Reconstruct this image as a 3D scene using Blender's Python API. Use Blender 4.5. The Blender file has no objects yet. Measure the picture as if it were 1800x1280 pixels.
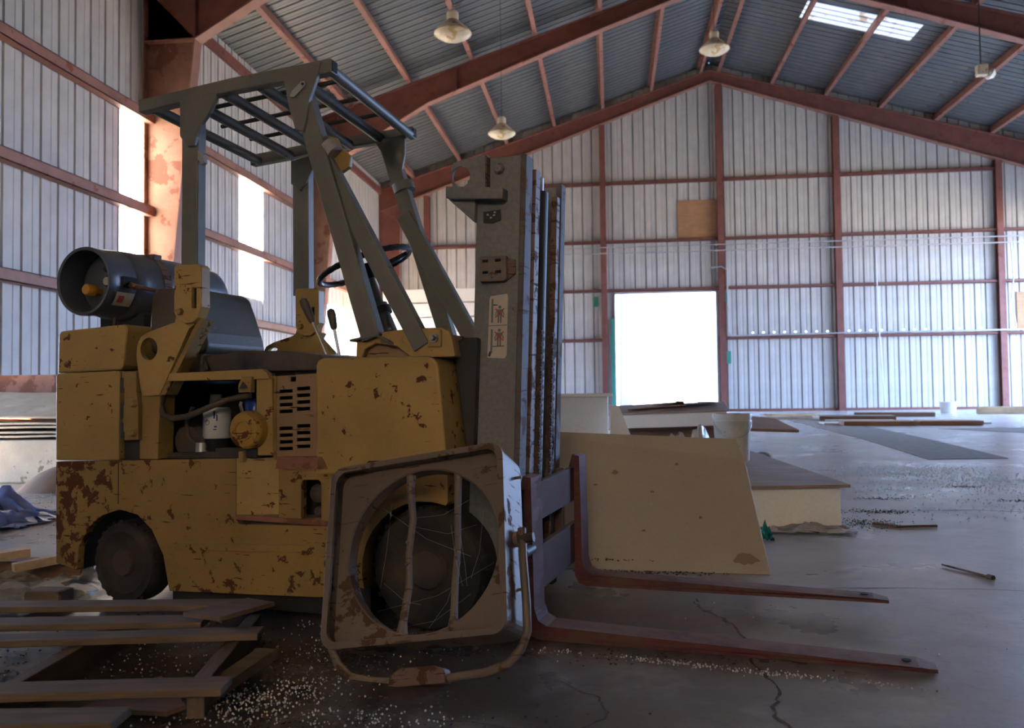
import bpy, math, random
from mathutils import Vector, Matrix, Euler
from mathutils.geometry import tessellate_polygon

# ------------------------------------------------------------------ camera, world, sun, exposure
scene = bpy.context.scene
COL = scene.collection
random.seed(7)

cam_d = bpy.data.cameras.new('camera')
cam_d.sensor_width = 36.0
cam_d.lens = 29.6
cam_d.clip_end = 400
cam_d.dof.use_dof = True
cam_d.dof.focus_distance = 3.1
cam_d.dof.aperture_fstop = 4.5
cam = bpy.data.objects.new('camera', cam_d)
COL.objects.link(cam)
R_ = Vector((0.9931, 0.1160, -0.0120)); F_ = Vector((-0.1155, 0.9927, 0.0349))
U_ = R_.cross(F_).normalized(); R_ = F_.cross(U_).normalized(); F_.normalize()
cam.matrix_world = Matrix(((R_.x, U_.x, -F_.x, 0.0), (R_.y, U_.y, -F_.y, 0.0), (R_.z, U_.z, -F_.z, 0.82), (0, 0, 0, 1)))
scene.camera = cam

SKY = 5.2
world = bpy.data.worlds.new('sky'); scene.world = world
world.use_nodes = True
wn = world.node_tree
bg = wn.nodes['Background']
bg.inputs[0].default_value = (0.38, 0.57, 1.0, 1); bg.inputs[1].default_value = SKY

sun_d = bpy.data.lights.new('sun', 'SUN'); sun_d.energy = 34.0; sun_d.angle = 0.009; sun_d.color = (1.0, 0.86, 0.66)
sun = bpy.data.objects.new('sun', sun_d); COL.objects.link(sun)
sun.location = (-30, -10, 40)
sun.rotation_euler = Vector((0.66, 0.52, -0.50)).to_track_quat('-Z', 'Y').to_euler()

def portal(name, loc, rot, sx, sy):
    d = bpy.data.lights.new(name, 'AREA'); d.shape = 'RECTANGLE'; d.size = sx; d.size_y = sy
    d.cycles.is_portal = True
    o = bpy.data.objects.new(name, d); COL.objects.link(o); o.location = loc; o.rotation_euler = rot
    return o
PI = math.pi

scene.view_settings.view_transform = 'Standard'
scene.view_settings.look = 'None'
scene.view_settings.exposure = 2.45
scene.view_settings.gamma = 1.0
scene.view_settings.use_curve_mapping = False
scene.cycles.use_denoising = True
scene.cycles.use_adaptive_sampling = True
scene.cycles.adaptive_threshold = .03
scene.cycles.max_bounces = 9
scene.cycles.diffuse_bounces = 6
scene.cycles.transparent_max_bounces = 8
scene.cycles.sample_clamp_indirect = 8.0
scene.cycles.caustics_reflective = False
scene.cycles.caustics_refractive = False

# ------------------------------------------------------------------ materials
MATS = {}
class NT:
    def __init__(s, name):
        s.m = bpy.data.materials.new(name); s.m.use_nodes = True
        s.t = s.m.node_tree; s.bsdf = s.t.nodes['Principled BSDF']; s.out = s.t.nodes['Material Output']
        s.tc = s.t.nodes.new('ShaderNodeTexCoord')
    def n(s, typ, **kw):
        nd = s.t.nodes.new(typ)
        for k, v in kw.items(): setattr(nd, k, v)
        return nd
    def l(s, a, b): s.t.links.new(a, b)
    def mapping(s, scale, coord='Object', rot=(0, 0, 0)):
        mp = s.n('ShaderNodeMapping'); mp.inputs['Scale'].default_value = scale; mp.inputs['Rotation'].default_value = rot
        s.l(s.tc.outputs[coord], mp.inputs[0]); return mp.outputs[0]
    def noise(s, scale, detail=5, rough=.6, vec=None, dist=0.0):
        nd = s.n('ShaderNodeTexNoise'); nd.inputs['Scale'].default_value = scale; nd.inputs['Detail'].default_value = detail
        nd.inputs['Roughness'].default_value = rough; nd.inputs['Distortion'].default_value = dist
        s.l(vec if vec is not None else s.tc.outputs['Object'], nd.inputs['Vector']); return nd.outputs['Fac']
    def ramp(s, fac, a, b, invert=False):
        nd = s.n('ShaderNodeMapRange'); nd.inputs['From Min'].default_value = a; nd.inputs['From Max'].default_value = b
        if invert: nd.inputs['To Min'].default_value = 1; nd.inputs['To Max'].default_value = 0
        s.l(fac, nd.inputs['Value']); return nd.outputs[0]
    def mix(s, fac, a, b):
        nd = s.n('ShaderNodeMix', data_type='RGBA')
        for sock, v in ((nd.inputs[0], fac), (nd.inputs[6], a), (nd.inputs[7], b)):
            if isinstance(v, (int, float)): sock.default_value = v
            elif isinstance(v, tuple): sock.default_value = (*v[:3], 1)
            else: s.l(v, sock)
        return nd.outputs[2]
    def math(s, op, a, b=0.5):
        nd = s.n('ShaderNodeMath', operation=op)
        for sock, v in ((nd.inputs[0], a), (nd.inputs[1], b)):
            if isinstance(v, (int, float)): sock.default_value = v
            else: s.l(v, sock)
        return nd.outputs[0]
    def bump(s, h, strength=.2, dist=.01):
        nd = s.n('ShaderNodeBump'); nd.inputs['Strength'].default_value = strength; nd.inputs['Distance'].default_value = dist
        s.l(h, nd.inputs['Height']); s.l(nd.outputs[0], s.bsdf.inputs['Normal'])
    def fin(s, color, rough=.6, metal=0.0):
        if isinstance(color, tuple): s.bsdf.inputs['Base Color'].default_value = (*color[:3], 1)
        else: s.l(color, s.bsdf.inputs['Base Color'])
        if isinstance(rough, (int, float)): s.bsdf.inputs['Roughness'].default_value = rough
        else: s.l(rough, s.bsdf.inputs['Roughness'])
        s.bsdf.inputs['Metallic'].default_value = metal
        return s.m

def painted(name, base, rust=(.09, .03, .012), chips=.60, scale=9, rough=.55, dust=(.30, .22, .14), dustamt=.6, var=.25, scratch=True, metal=0.0, tail=0.0, speck=.18):
    t = NT(name)
    v = t.noise(2.2, 4)
    c = t.mix(t.ramp(v, .3, .7), tuple(x * (1 - var) for x in base), tuple(min(1, x * (1 + var * .5)) for x in base))
    fine = t.noise(60, 3)
    c = t.mix(t.math('MULTIPLY', t.ramp(fine, .35, .7), speck), c, tuple(x * .55 for x in base))
    if chips < 1:
        big = t.noise(scale * .25, 3)
        ch = t.noise(scale, 9, .68, dist=.3)
        if tail:
            sp = t.n('ShaderNodeSeparateXYZ'); t.l(t.tc.outputs['Object'], sp.inputs[0]); ch = t.math('ADD', ch, t.math('MULTIPLY', t.ramp(sp.outputs[0], .10, -.05), tail))
        m = t.ramp(t.math('ADD', ch, t.math('MULTIPLY', t.math('SUBTRACT', big, .5), .35)), chips, chips + .025)
        if scratch:
            st = t.noise(7, 4, .5, vec=t.mapping((1.2, 1.2, 14), rot=(0, .25, 0)))
            m = t.math('MAXIMUM', m, t.ramp(st, chips + .055, chips + .08))
            m = t.math('MAXIMUM', m, t.ramp(t.noise(48, 4, .6), .70, .72))
        c = t.mix(m, c, rust)
        if isinstance(rough, float): rough = t.math('ADD', t.math('MULTIPLY', m, .9 - rough), rough)
    if dustamt > 0:
        g = t.n('ShaderNodeNewGeometry'); sep = t.n('ShaderNodeSeparateXYZ'); t.l(g.outputs['Normal'], sep.inputs[0])
        d = t.math('MULTIPLY', t.ramp(sep.outputs[2], .45, .95), t.math('MULTIPLY', t.ramp(t.noise(6, 5), .25, .6), dustamt))
        c = t.mix(d, c, dust)
    t.bump(fine, .12, .004)
    t.bsdf.inputs['Specular IOR Level'].default_value = .35
    MATS[name] = t.fin(c, rough, metal); return t

painted('truck_yellow', (.40, .26, .085), chips=.625, scale=18, rough=.45, dustamt=.75, dust=(.34, .25, .15))
painted('truck_yellow_shaded_worn', (.285, .18, .055), chips=.60, scale=15, rough=.5, dustamt=.6, tail=.10)  # worn low panels; base colour darkened to carry the shade low on the truck
painted('truck_yellow_dark', (.30, .19, .06), chips=.62, scale=8, rough=.5, dustamt=.6)
painted('guard_grey', (.155, .155, .13), rust=(.17, .09, .04), chips=.66, scale=7, rough=.5, dustamt=.7, dust=(.26, .23, .17))
painted('mast_grey', (.19, .19, .18), rust=(.14, .07, .04), chips=.69, scale=12, rough=.55, dustamt=.6, scratch=False, speck=.6)
painted('mast_rusty', (.16, .10, .08), rust=(.08, .035, .02), chips=.55, scale=14, rough=.6)
painted('mast_edge', (.105, .098, .098), rust=(.11, .065, .05), chips=.56, scale=14, rough=.7)
painted('fork_red', (.125, .034, .038), rust=(.11, .058, .042), chips=.50, scale=9, rough=.75, dust=(.27, .175, .125), dustamt=1.0)
painted('carriage', (.10, .062, .05), rust=(.12, .045, .045), chips=.56, scale=9, rough=.85)
painted('fan_beige', (.155, .118, .092), rust=(.085, .045, .025), chips=.585, scale=11, rough=.5, dust=(.36, .27, .2), dustamt=.6)
painted('tank_grey', (.115, .125, .145), rust=(.13, .08, .05), chips=.66, scale=7, rough=.32, dust=(.26, .2, .14), dustamt=.9, metal=.25)
painted('grille_brown', (.30, .19, .10), chips=.6, scale=9, rough=.6)
painted('dark_metal', (.035, .032, .03), chips=.62, scale=9, rough=.55, rust=(.07, .035, .02), dust=(.16, .12, .08))
painted('red_steel', (.205, .075, .058), rust=(.18, .06, .04), chips=.60, scale=3, rough=.55, dust=(.40, .20, .13), dustamt=.5, scratch=False)
painted('column_steel', (.25, .125, .085), rust=(.17, .065, .045), chips=.56, scale=2, rough=.6, dust=(.40, .24, .16), dustamt=.5, scratch=False)
painted('purlin_steel', (.31, .15, .11), rust=(.24, .08, .05), chips=.62, scale=3, rough=.55, dust=(.45, .28, .2), dustamt=.5, scratch=False)
painted('wall_sheet', (.53, .51, .475), rust=(.40, .28, .18), chips=.72, scale=1.2, rough=.55, dustamt=0, var=.12, scratch=False)
painted('roof_sheet', (.155, .165, .165), rust=(.17, .15, .12), chips=.66, scale=1.5, rough=.42, dustamt=0, var=.15, scratch=False, metal=.35)
painted('white_board', (.58, .54, .48), rust=(.34, .22, .13), chips=.70, scale=6, rough=.6, dust=(.50, .38, .28), dustamt=.6, var=.1, scratch=False)
painted('white_panel', (.44, .385, .30), rust=(.30, .18, .09), chips=.735, scale=5, rough=.45, dust=(.45, .35, .25), dustamt=.4, var=.08, scratch=False)
painted('white_slab', (.82, .80, .74), rust=(.5, .42, .3), chips=.75, scale=4, rough=.55, dustamt=.2, var=.06, scratch=False)
painted('rust_plate', (.27, .12, .07), rust=(.16, .07, .04), chips=.5, scale=4, rough=.7, scratch=False)
painted('cream_sheet', (.78, .68, .47), rust=(.4, .28, .16), chips=.66, scale=5, rough=.6, dust=(.55, .42, .28), scratch=False)
painted('bucket_white', (.62, .62, .56), rust=(.42, .36, .27), chips=.62, scale=8, rough=.4, dust=(.4, .32, .24), scratch=False)
painted('paint_white', (.78, .78, .76), chips=1, rough=.45, dustamt=.2)
painted('lamp_shade', (.72, .66, .52), rust=(.46, .34, .2), chips=.60, scale=5, rough=.45, dustamt=.3, scratch=False)
painted('yellow_foam', (.75, .62, .28), chips=1, rough=.8, dustamt=.3)
painted('green_paint', (.05, .27, .20), chips=.7, rough=.5, dustamt=.2)
painted('orange_plastic', (.62, .28, .03), chips=.75, scale=20, rough=.4, dustamt=.3)
painted('filter_white', (.62, .62, .60), chips=.8, rough=.35, dustamt=.4)
painted('blue_plastic', (.02, .06, .30), chips=1, rough=.3, dustamt=.3)
painted('grey_conduit', (.5, .5, .5), chips=1, rough=.4, dustamt=.2, metal=.4)
painted('light_grey_metal', (.42, .41, .38), chips=.66, scale=15, rough=.4, metal=.4)
painted('sticker', (.50, .44, .36), rust=(.3, .25, .2), chips=.70, scale=30, rough=.6, dustamt=0, scratch=False)
painted('print_dark', (.05, .05, .05), chips=1, rough=.7, dustamt=0)
painted('print_grey', (.16, .16, .15), chips=1, rough=.7, dustamt=0)
painted('print_red', (.42, .06, .05), chips=1, rough=.7, dustamt=0)
painted('print_blue', (.03, .04, .20), chips=1, rough=.6, dustamt=0)
painted('cleaner_yellow', (.40, .235, .045), chips=.60, scale=14, rough=.5, dustamt=.6)
painted('stain_brown', (.27, .20, .13), chips=1, rough=.9, dustamt=0)
painted('leaf_green', (.020, .030, .026), chips=1, rough=.5, dustamt=0)
painted('teal_rag', (.01, .16, .14), chips=1, rough=.9, dustamt=0)
painted('seat_grey', (.105, .085, .06), rust=(.25, .18, .11), chips=.64, scale=5, rough=.5, dust=(.20, .16, .11), dustamt=.6, scratch=True)
painted('plaster_dust', (.36, .25, .17), chips=1, rough=.95, dustamt=0)
painted('pit_black', (.012, .011, .01), chips=1, rough=.8, dustamt=0)

def rubber(name, c, dustc, amt):
    t = NT(name); d = t.math('MULTIPLY', t.ramp(t.noise(5, 6), .35, .7), amt)
    t.bump(t.noise(45, 4), .3, .006); MATS[name] = t.fin(t.mix(d, c, dustc), .8)
rubber('tyre', (.015, .013, .011), (.10, .068, .044), .6)
rubber('hub', (.035, .03, .026), (.13, .09, .06), .6)
rubber('black_vinyl', (.014, .014, .018), (.17, .13, .09), .6)
MATS['black_vinyl'].node_tree.nodes['Principled BSDF'].inputs['Roughness'].default_value = .38
rubber('black_grip', (.010, .010, .012), (.05, .04, .03), .3)
MATS['black_grip'].node_tree.nodes['Principled BSDF'].inputs['Roughness'].default_value = .3
rubber('hose', (.05, .04, .03), (.15, .1, .06), .6)
rubber('chain_grease', (.03, .022, .02), (.12, .06, .05), .6)

def wood(name, a, b, sc=1.0):
    t = NT(name)
    g = t.noise(4 * sc, 8, .65, vec=t.mapping((.6, 9, 9)), dist=.6)
    c = t.mix(t.ramp(g, .3, .7), a, b)
    d = t.ramp(t.noise(2.5, 5), .42, .7)
    c = t.mix(t.math('MULTIPLY', d, .55), c, (.20, .14, .09))
    t.bump(g, .3, .004); MATS[name] = t.fin(c, .8)
wood('pallet_wood', (.085, .055, .03), (.165, .115, .066))
wood('pale_wood', (.40, .26, .14), (.58, .42, .25))
wood('plywood', (.34, .16, .07), (.48, .26, .13), .7)
wood('plywood_dusty', (.30, .20, .14), (.44, .32, .24), .7)
wood('brown_wood', (.13, .065, .035), (.24, .13, .07))

def concrete():
    t = NT('concrete')
    n1 = t.noise(.35, 6); n2 = t.noise(2.2, 7, .65); n3 = t.noise(30, 5)
    c = t.mix(t.ramp(n1, .35, .65), (.42, .40, .38), (.52, .50, .49))
    c = t.mix(t.math('MULTIPLY', t.ramp(n2, .42, .72), .55), c, (.26, .205, .155))
    c = t.mix(t.math('MULTIPLY', t.ramp(n3, .52, .75), .35), c, (.20, .165, .13))
    # red-brown soil stains; near mask also paints foreground shade into the floor
    st = t.ramp(t.noise(.9, 7, .7, dist=.5), .56, .66)
    sep = t.n('ShaderNodeSeparateXYZ'); t.l(t.tc.outputs['Object'], sep.inputs[0])
    near = t.math('MULTIPLY', t.ramp(sep.outputs[1], 4.6, 2.9), t.ramp(sep.outputs[0], 1.6, -.5))
    c = t.mix(t.math('MULTIPLY', t.math('MAXIMUM', t.math('MULTIPLY', st, .2), t.math('MULTIPLY', near, t.ramp(n2, .12, .5))), .92), c, (.060, .037, .024))
    # warm tan tint, stronger towards the left wall
    left = t.math('MULTIPLY', t.ramp(sep.outputs[0], -1.8, -3.6), t.math('MULTIPLY', t.ramp(sep.outputs[1], 3.5, 4.8), t.ramp(n2, .2, .6)))
    c = t.mix(t.math('MULTIPLY', left, .6), c, (.40, .27, .16))
    # sawn slab joints
    jn = None
    t.bump(t.math('ADD', n2, t.math('MULTIPLY', n3, .3)), .25, .01)
    rg = t.ramp(t.noise(1.2, 5), .3, .7)
    nd = t.n('ShaderNodeMapRange'); nd.inputs['To Min'].default_value = .22; nd.inputs['To Max'].default_value = .42
    t.l(rg, nd.inputs['Value'])
    MATS['concrete'] = t.fin(c, nd.outputs[0])
concrete()
def soil(name, a, b, sc):
    t = NT(name); n1 = t.noise(sc, 6); t.bump(t.noise(sc * 3, 5), .7, .02); MATS[name] = t.fin(t.mix(t.ramp(n1, .35, .65), a, b), .95)
soil('floor_strip', (.16, .12, .09), (.27, .215, .17), 9)
soil('yard_dirt', (.30, .24, .17), (.38, .31, .23), .5)
soil('debris_dark', (.05, .035, .022), (.15, .10, .06), 25)

def simple(name, c, rough=.5, metal=0, trans=0.0, alpha=1.0, ior=1.45):
    t = NT(name); t.bsdf.inputs['Transmission Weight'].default_value = trans; t.bsdf.inputs['Alpha'].default_value = alpha
    t.bsdf.inputs['IOR'].default_value = ior
    MATS[name] = t.fin(c, rough, metal)
simple('shard_glass', (.80, .93, .96), .25)
simple('foam_bead', (.55, .54, .53), .8)
simple('cobweb', (.42, .38, .33), .9)
simple('blue_sheet', (.16, .20, .40), .35)

def translucent(name, col, rust=None):
    t = NT(name); tr = t.n('ShaderNodeBsdfTranslucent'); df = t.n('ShaderNodeBsdfDiffuse'); mx = t.n('ShaderNodeMixShader')
    c = t.mix(t.ramp(t.noise(3, 4), .3, .7), tuple(x * .9 for x in col), col)
    if rust: c = t.mix(t.ramp(t.noise(2.0, 6, vec=t.mapping((.5, 5, 1))), .52, .64), c, rust)
    t.l(c, tr.inputs[0]); t.l(c, df.inputs[0]); mx.inputs[0].default_value = .25
    t.l(tr.outputs[0], mx.inputs[1]); t.l(df.outputs[0], mx.inputs[2]); t.l(mx.outputs[0], t.out.inputs[0]); MATS[name] = t.m
translucent('fibreglass', (.72, .68, .60))
translucent('fibreglass_amber_fill', (.66, .56, .42))
translucent('fibreglass_roof', (.085, .08, .07), (.04, .028, .018))

def plastic_film(name, col, a):
    t = NT(name); tr = t.n('ShaderNodeBsdfTransparent'); mx = t.n('ShaderNodeMixShader')
    t.fin(col, .25); t.bump(t.noise(9, 5), .8, .03)
    f = t.math('ADD', t.math('MULTIPLY', t.ramp(t.noise(5, 6), .35, .7), .5), a)
    t.l(f, mx.inputs[0]); t.l(tr.outputs[0], mx.inputs[1]); t.l(t.bsdf.outputs[0], mx.inputs[2]); t.l(mx.outputs[0], t.out.inputs[0])
    MATS[name] = t.m
plastic_film('clear_film', (.62, .58, .50), .25)
plastic_film('grey_film', (.5, .47, .46), .6)

# ------------------------------------------------------------------ mesh helpers
class MB:
    def __init__(s): s.v = []; s.f = []
    def add(s, vs, fs, M=None):
        o = len(s.v)
        s.v += [tuple(M @ Vector(p)) if M is not None else tuple(p) for p in vs]
        s.f += [tuple(i + o for i in f) for f in fs]; return s
    def box(s, x0, x1, y0, y1, z0, z1, M=None):
        vs = [(x, y, z) for z in (z0, z1) for y in (y0, y1) for x in (x0, x1)]
        return s.add(vs, [(0, 2, 3, 1), (4, 5, 7, 6), (0, 1, 5, 4), (2, 6, 7, 3), (0, 4, 6, 2), (1, 3, 7, 5)], M)
    def prism(s, outer, a0, a1, axis='y', holes=(), M=None):
        """extrude a 2-D outline (with holes); axis y: outline is (x,z); axis x: (y,z); axis z: (x,y)"""
        def P(p, a): return {'y': (p[0], a, p[1]), 'x': (a, p[0], p[1]), 'z': (p[0], p[1], a)}[axis]
        loops = [list(outer)] + [list(h) for h in holes]
        tris = tessellate_polygon([[Vector((p[0], p[1], 0)) for p in lp] for lp in loops])
        flat = [p for lp in loops for p in lp]; n = len(flat)
        vs = [P(p, a0) for p in flat] + [P(p, a1) for p in flat]
        fs = [tuple(t) for t in tris] + [tuple(i + n for i in reversed(t)) for t in tris]
        o = 0
        for lp in loops:
            k = len(lp)
            for i in range(k):
                j = (i + 1) % k; fs.append((o + i, o + j, o + j + n, o + i + n))
            o += k
        return s.add(vs, fs, M)
    def tube(s, pts, r, n=10, caps=True, closed=False, M=None):
        pts = [Vector(p) for p in pts]; k = len(pts); vs = []; fs = []; up = None
        for i, p in enumerate(pts):
            a = pts[(i - 1) % k] if (i > 0 or closed) else pts[i]; b = pts[(i + 1) % k] if (i < k - 1 or closed) else pts[i]
            t = (b - a).normalized()
            if up is None: up = t.orthogonal().normalized()
            up = (up - t * up.dot(t)).normalized(); w = t.cross(up)
            rr = r[i] if isinstance(r, (list, tuple)) else r
            for q in range(n):
                an = 2 * PI * q / n; vs.append(p + up * math.cos(an) * rr + w * math.sin(an) * rr)
        for i in range(k if closed else k - 1):
            j = (i + 1) % k
            for q in range(n): fs.append((i * n + q, i * n + (q + 1) % n, j * n + (q + 1) % n, j * n + q))
        if caps and not closed: fs += [tuple(reversed(range(n))), tuple((k - 1) * n + q for q in range(n))]
        return s.add(vs, fs, M)
    def bar(s, p, q, w, h, up=(0, 0, 1), M=None):
        """rectangular bar; w across, h along up"""
        p, q = Vector(p), Vector(q); t = (q - p).normalized(); u = Vector(up); u = (u - t * u.dot(t)).normalized(); a = t.cross(u)
        vs = [c + a * (i * w / 2) + u * (j * h / 2) for c in (p, q) for j in (-1, 1) for i in (-1, 1)]
        return s.add(vs, [(0, 1, 3, 2), (4, 6, 7, 5), (0, 4, 5, 1), (2, 3, 7, 6), (0, 2, 6, 4), (1, 5, 7, 3)], M)
    def lathe(s, prof, c=(0, 0, 0), axis='y', n=32, M=None, closed=False):
        """prof: (radius, along-axis)"""
        vs = []; fs = []; k = len(prof); c = Vector(c)
        for r, a in prof:
            for q in range(n):
                an = 2 * PI * q / n; x, y = math.cos(an) * r, math.sin(an) * r
                vs.append(c + Vector({'y': (x, a, y), 'z': (x, y, a), 'x': (a, x, y)}[axis]))
        for i in range(k if closed else k - 1):
            j = (i + 1) % k
            for q in range(n): fs.append((i * n + q, i * n + (q + 1) % n, j * n + (q + 1) % n, j * n + q))
        if not closed:
            if prof[0][0] > 1e-5: fs.append(tuple(range(n)))
            if prof[-1][0] > 1e-5: fs.append(tuple((k - 1) * n + q for q in range(n)))
        return s.add(vs, fs, M)
    def build(s, name, mat, parent=None, bevel=0.0, smooth=False, seg=2):
        me = bpy.data.meshes.new(name); me.from_pydata(s.v, [], s.f); me.validate()
        me.materials.append(MATS[mat])
        o = bpy.data.objects.new(name, me); COL.objects.link(o)
        import bmesh
        bm = bmesh.new(); bm.from_mesh(me); bmesh.ops.recalc_face_normals(bm, faces=bm.faces); bm.to_mesh(me); bm.free()
        if smooth:
            for p in me.polygons: p.use_smooth = True
            me.set_sharp_from_angle(angle=math.radians(38))
        if bevel > 0:
            md = o.modifiers.new('bevel', 'BEVEL'); md.width = bevel; md.segments = seg; md.limit_method = 'ANGLE'; md.angle_limit = math.radians(35)
        if parent is not None: o.parent = parent
        return o

def arc(cx, cz, r, a0, a1, n):
    return [(cx + r * math.cos(math.radians(a0 + (a1 - a0) * i / n)), cz + r * math.sin(math.radians(a0 + (a1 - a0) * i / n))) for i in range(n + 1)]
def tag(o, label, cat, group=None, kind=None):
    o['label'] = label
    if cat: o['category'] = cat
    if group: o['group'] = group
    if kind: o['kind'] = kind
    return o
def thing(name, label, cat, loc=(0, 0, 0), rot=(0, 0, 0), group=None):
    o = bpy.data.objects.new(name, None); COL.objects.link(o); o.empty_display_size = .2
    o.location = loc; o.rotation_euler = rot; return tag(o, label, cat, group)
def structure(name, label):
    o = bpy.data.objects.new(name, None); COL.objects.link(o); o['kind'] = 'structure'; o['label'] = label; return o
def dup(o, parent=None, **kw):
    c = o.copy(); COL.objects.link(c)
    if parent is not None: c.parent = parent
    for k, v in kw.items(): setattr(c, k, v)
    return c
def dup_tree(root, loc, rot, label, group=None):
    r = root.copy(); COL.objects.link(r); r.location = loc; r.rotation_euler = rot; r['label'] = label
    if group: r['group'] = group
    for ch in list(root.children):
        c = dup(ch, r)
        for g in list(ch.children): dup(g, c)
    return r

# ------------------------------------------------------------------ the building
XL, XR, YB, YF = -9.45, 17.75, 34.3, -9.0
RX, RZ, SLL, SLR, RO = 4.15, 13.66, .318, .290, .34   # ridge position, rafter top at ridge, slopes left and right, roof sheet above rafter
def rz(x): return RZ - (SLL if x < RX else SLR) * abs(x - RX)
EXT = MB().box(-140, 140, -120, 160, -.3, -.06)
g = EXT.build('yard_ground', 'yard_dirt'); tag(g, 'pale dirt ground of the yard outside', None, kind='structure')

fl = MB().box(XL, XR, YF, YB, -.05, 0).build('floor', 'concrete'); fl['kind'] = 'structure'; fl['label'] = 'dusty concrete warehouse floor'
def crack(pts, w):
    m = MB(); rr = random.Random(3); P = []
    for a, b in zip(pts[:-1], pts[1:]):
        for i in range(6):
            t = i / 6; P.append((a[0] + (b[0] - a[0]) * t + rr.uniform(-.012, .012), a[1] + (b[1] - a[1]) * t + rr.uniform(-.012, .012)))
    P.append(pts[-1]); vs = []; n = len(P)
    for i, p in enumerate(P):
        q = P[min(i + 1, n - 1)]; q0 = P[max(i - 1, 0)]; d = Vector((q[0] - q0[0], q[1] - q0[1])).normalized(); ww = w * rr.uniform(.4, 1.2)
        vs += [(p[0] - d.y * ww, p[1] + d.x * ww, .0012), (p[0] + d.y * ww, p[1] - d.x * ww, .0012)]
    m.add(vs, [(2 * i, 2 * i + 1, 2 * i + 3, 2 * i + 2) for i in range(n - 1)])
    m.build('crack', 'debris_dark', fl)
crack([(.33, 3.42), (.31, 3.3), (.40, 3.1), (.43, 2.86), (.41, 2.6), (.44, 2.4), (.40, 2.2), (.46, 2.0)], .006)
crack([(-.15, 2.42), (-.05, 2.30), (-.02, 2.18), (-.12, 2.02)], .004)
crack([(.7, 3.62), (1.2, 3.66), (1.9, 3.62), (2.6, 3.68)], .004)
crack([(1.6, 5.9), (2.4, 6.0), (3.4, 5.7)], .006)
crack([(-.6, 2.15), (-.1, 2.05), (.5, 1.98)], .003)

# corrugated cladding: a sheet of `nr` ribs; local x across, z up, ribs bulge to +y
SHEETS = {}
def sheet_mesh(w, z0, z1, pitch, depth, mat, skew=0.0, holes=()):
    key = (round(w, 3), round(z0, 3), round(z1, 3), pitch, depth, mat, round(skew, 4), tuple(holes))
    if key in SHEETS: return SHEETS[key]
    prof = []; nr = max(1, round(w / pitch)); p = w / nr; rw = .06 if pitch > .35 else .06
    for i in range(nr):
        o = i * p
        c_ = o + .5 * (p - rw); k_ = .045 if pitch > .35 else .035
        prof += [(o, 0), (c_ - k_, 0), (c_ - k_ + .012, depth * .12), (c_ + k_ - .012, depth * .12), (c_ + k_, 0)]
        prof += [(o + p - rw, 0), (o + p - rw + .018, depth), (o + p - .018, depth)]
    prof.append((w, 0))
    vs = []; fs = []; levels = [z0, z1]
    hz = sorted(set(h[1] for h in holes))
    for z in hz: levels += [z - .02, z + .02]
    levels = sorted(levels); k = len(prof)
    for z in levels:
        for x, y in prof: vs.append((x, y, z if z != z1 else z1 + skew * x))
    hol = set()
    for hx, hzz in holes:
        li = levels.index(hzz - .02)
        hol.add((hx, li))
    for li in range(len(levels) - 1):
        for i in range(k - 1):
            if (i, li) in hol: continue
            fs.append((li * k + i, li * k + i + 1, (li + 1) * k + i + 1, (li + 1) * k + i))
    me = bpy.data.meshes.new('sheet'); me.from_pydata(vs, [], fs); me.materials.append(MATS[mat])
    SHEETS[key] = me; return me
def sheet(parent, name, me, loc, rotz=0.0, M=None):
    o = bpy.data.objects.new(name, me); COL.objects.link(o); o.parent = parent
    if M is not None: o.matrix_local = M
    else: o.location = loc; o.rotation_euler = (0, 0, rotz)
    return o
PITCH = .424; SW = PITCH * 3
wall_back = structure('wall_back', 'ribbed metal end wall with an open doorway')
wall_left = structure('wall_left', 'ribbed metal side wall with tall translucent strips')
wall_right = structure('wall_right', 'ribbed metal side wall with a wide open bay')
wall_front = structure('wall_front', 'ribbed metal wall behind the viewer')
ceiling = structure('ceiling', 'pitched roof of ribbed grey metal on red steel framing')

DX0, DX1, DZ = .22, 4.27, 4.80                      # back doorway
def gable_sheets(parent, y, rotz, openings, mat='wall_sheet', hole_row=None):
    x = XL; edges = [XL]
    xs = sorted(set([XL, XR, RX] + [v for o in openings for v in o[:2]]))
    for a, b in zip(xs[:-1], xs[1:]):
        n = max(1, round((b - a) / SW)); w = (b - a) / n
        for i in range(n):
            x0 = a + i * w; x1 = x0 + w
            bot = 0.0
            for (ox0, ox1, oz) in openings:
                if x0 >= ox0 - .01 and x1 <= ox1 + .01: bot = oz
            zt0 = rz(x0) + RO + .05; zt1 = rz(x1) + RO + .05; sk = (zt1 - zt0) / w
            hs = ()
            if hole_row and bot == 0 and x0 > 4.4:
                hs = tuple((8 * j + 2, hole_row) for j in range(round(w / PITCH)) if random.random() < .8)
            if rotz == 0:
                me = sheet_mesh(w, bot, zt0, PITCH, .085, mat, sk, hs); sheet(parent, 'wall_sheet', me, (x0, y, 0), 0)
            else:
                me = sheet_mesh(w, bot, zt1, PITCH, .085, mat, -sk); sheet(parent, 'wall_sheet', me, (x1, y, 0), rotz)
gable_sheets(wall_back, YB, 0, [(DX0, DX1, DZ)], hole_row=3.12)
gable_sheets(wall_front, YF, PI, [(-1.25, 1.25, 5.4)])
for k in range(2):  # unseen amber strips, added to throw warm light on the forklift
    for z0, z1, mt in ((0, 2.5, 'wall_sheet'), (2.5, 5.4, 'fibreglass_amber_fill')):
        sheet(wall_front, 'wall_sheet' if mt == 'wall_sheet' else 'window_sheet', sheet_mesh(1.25, z0, z1, PITCH, .085, mt), (-1.25 + 1.25 * (k + 1), YF, 0), PI)

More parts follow.
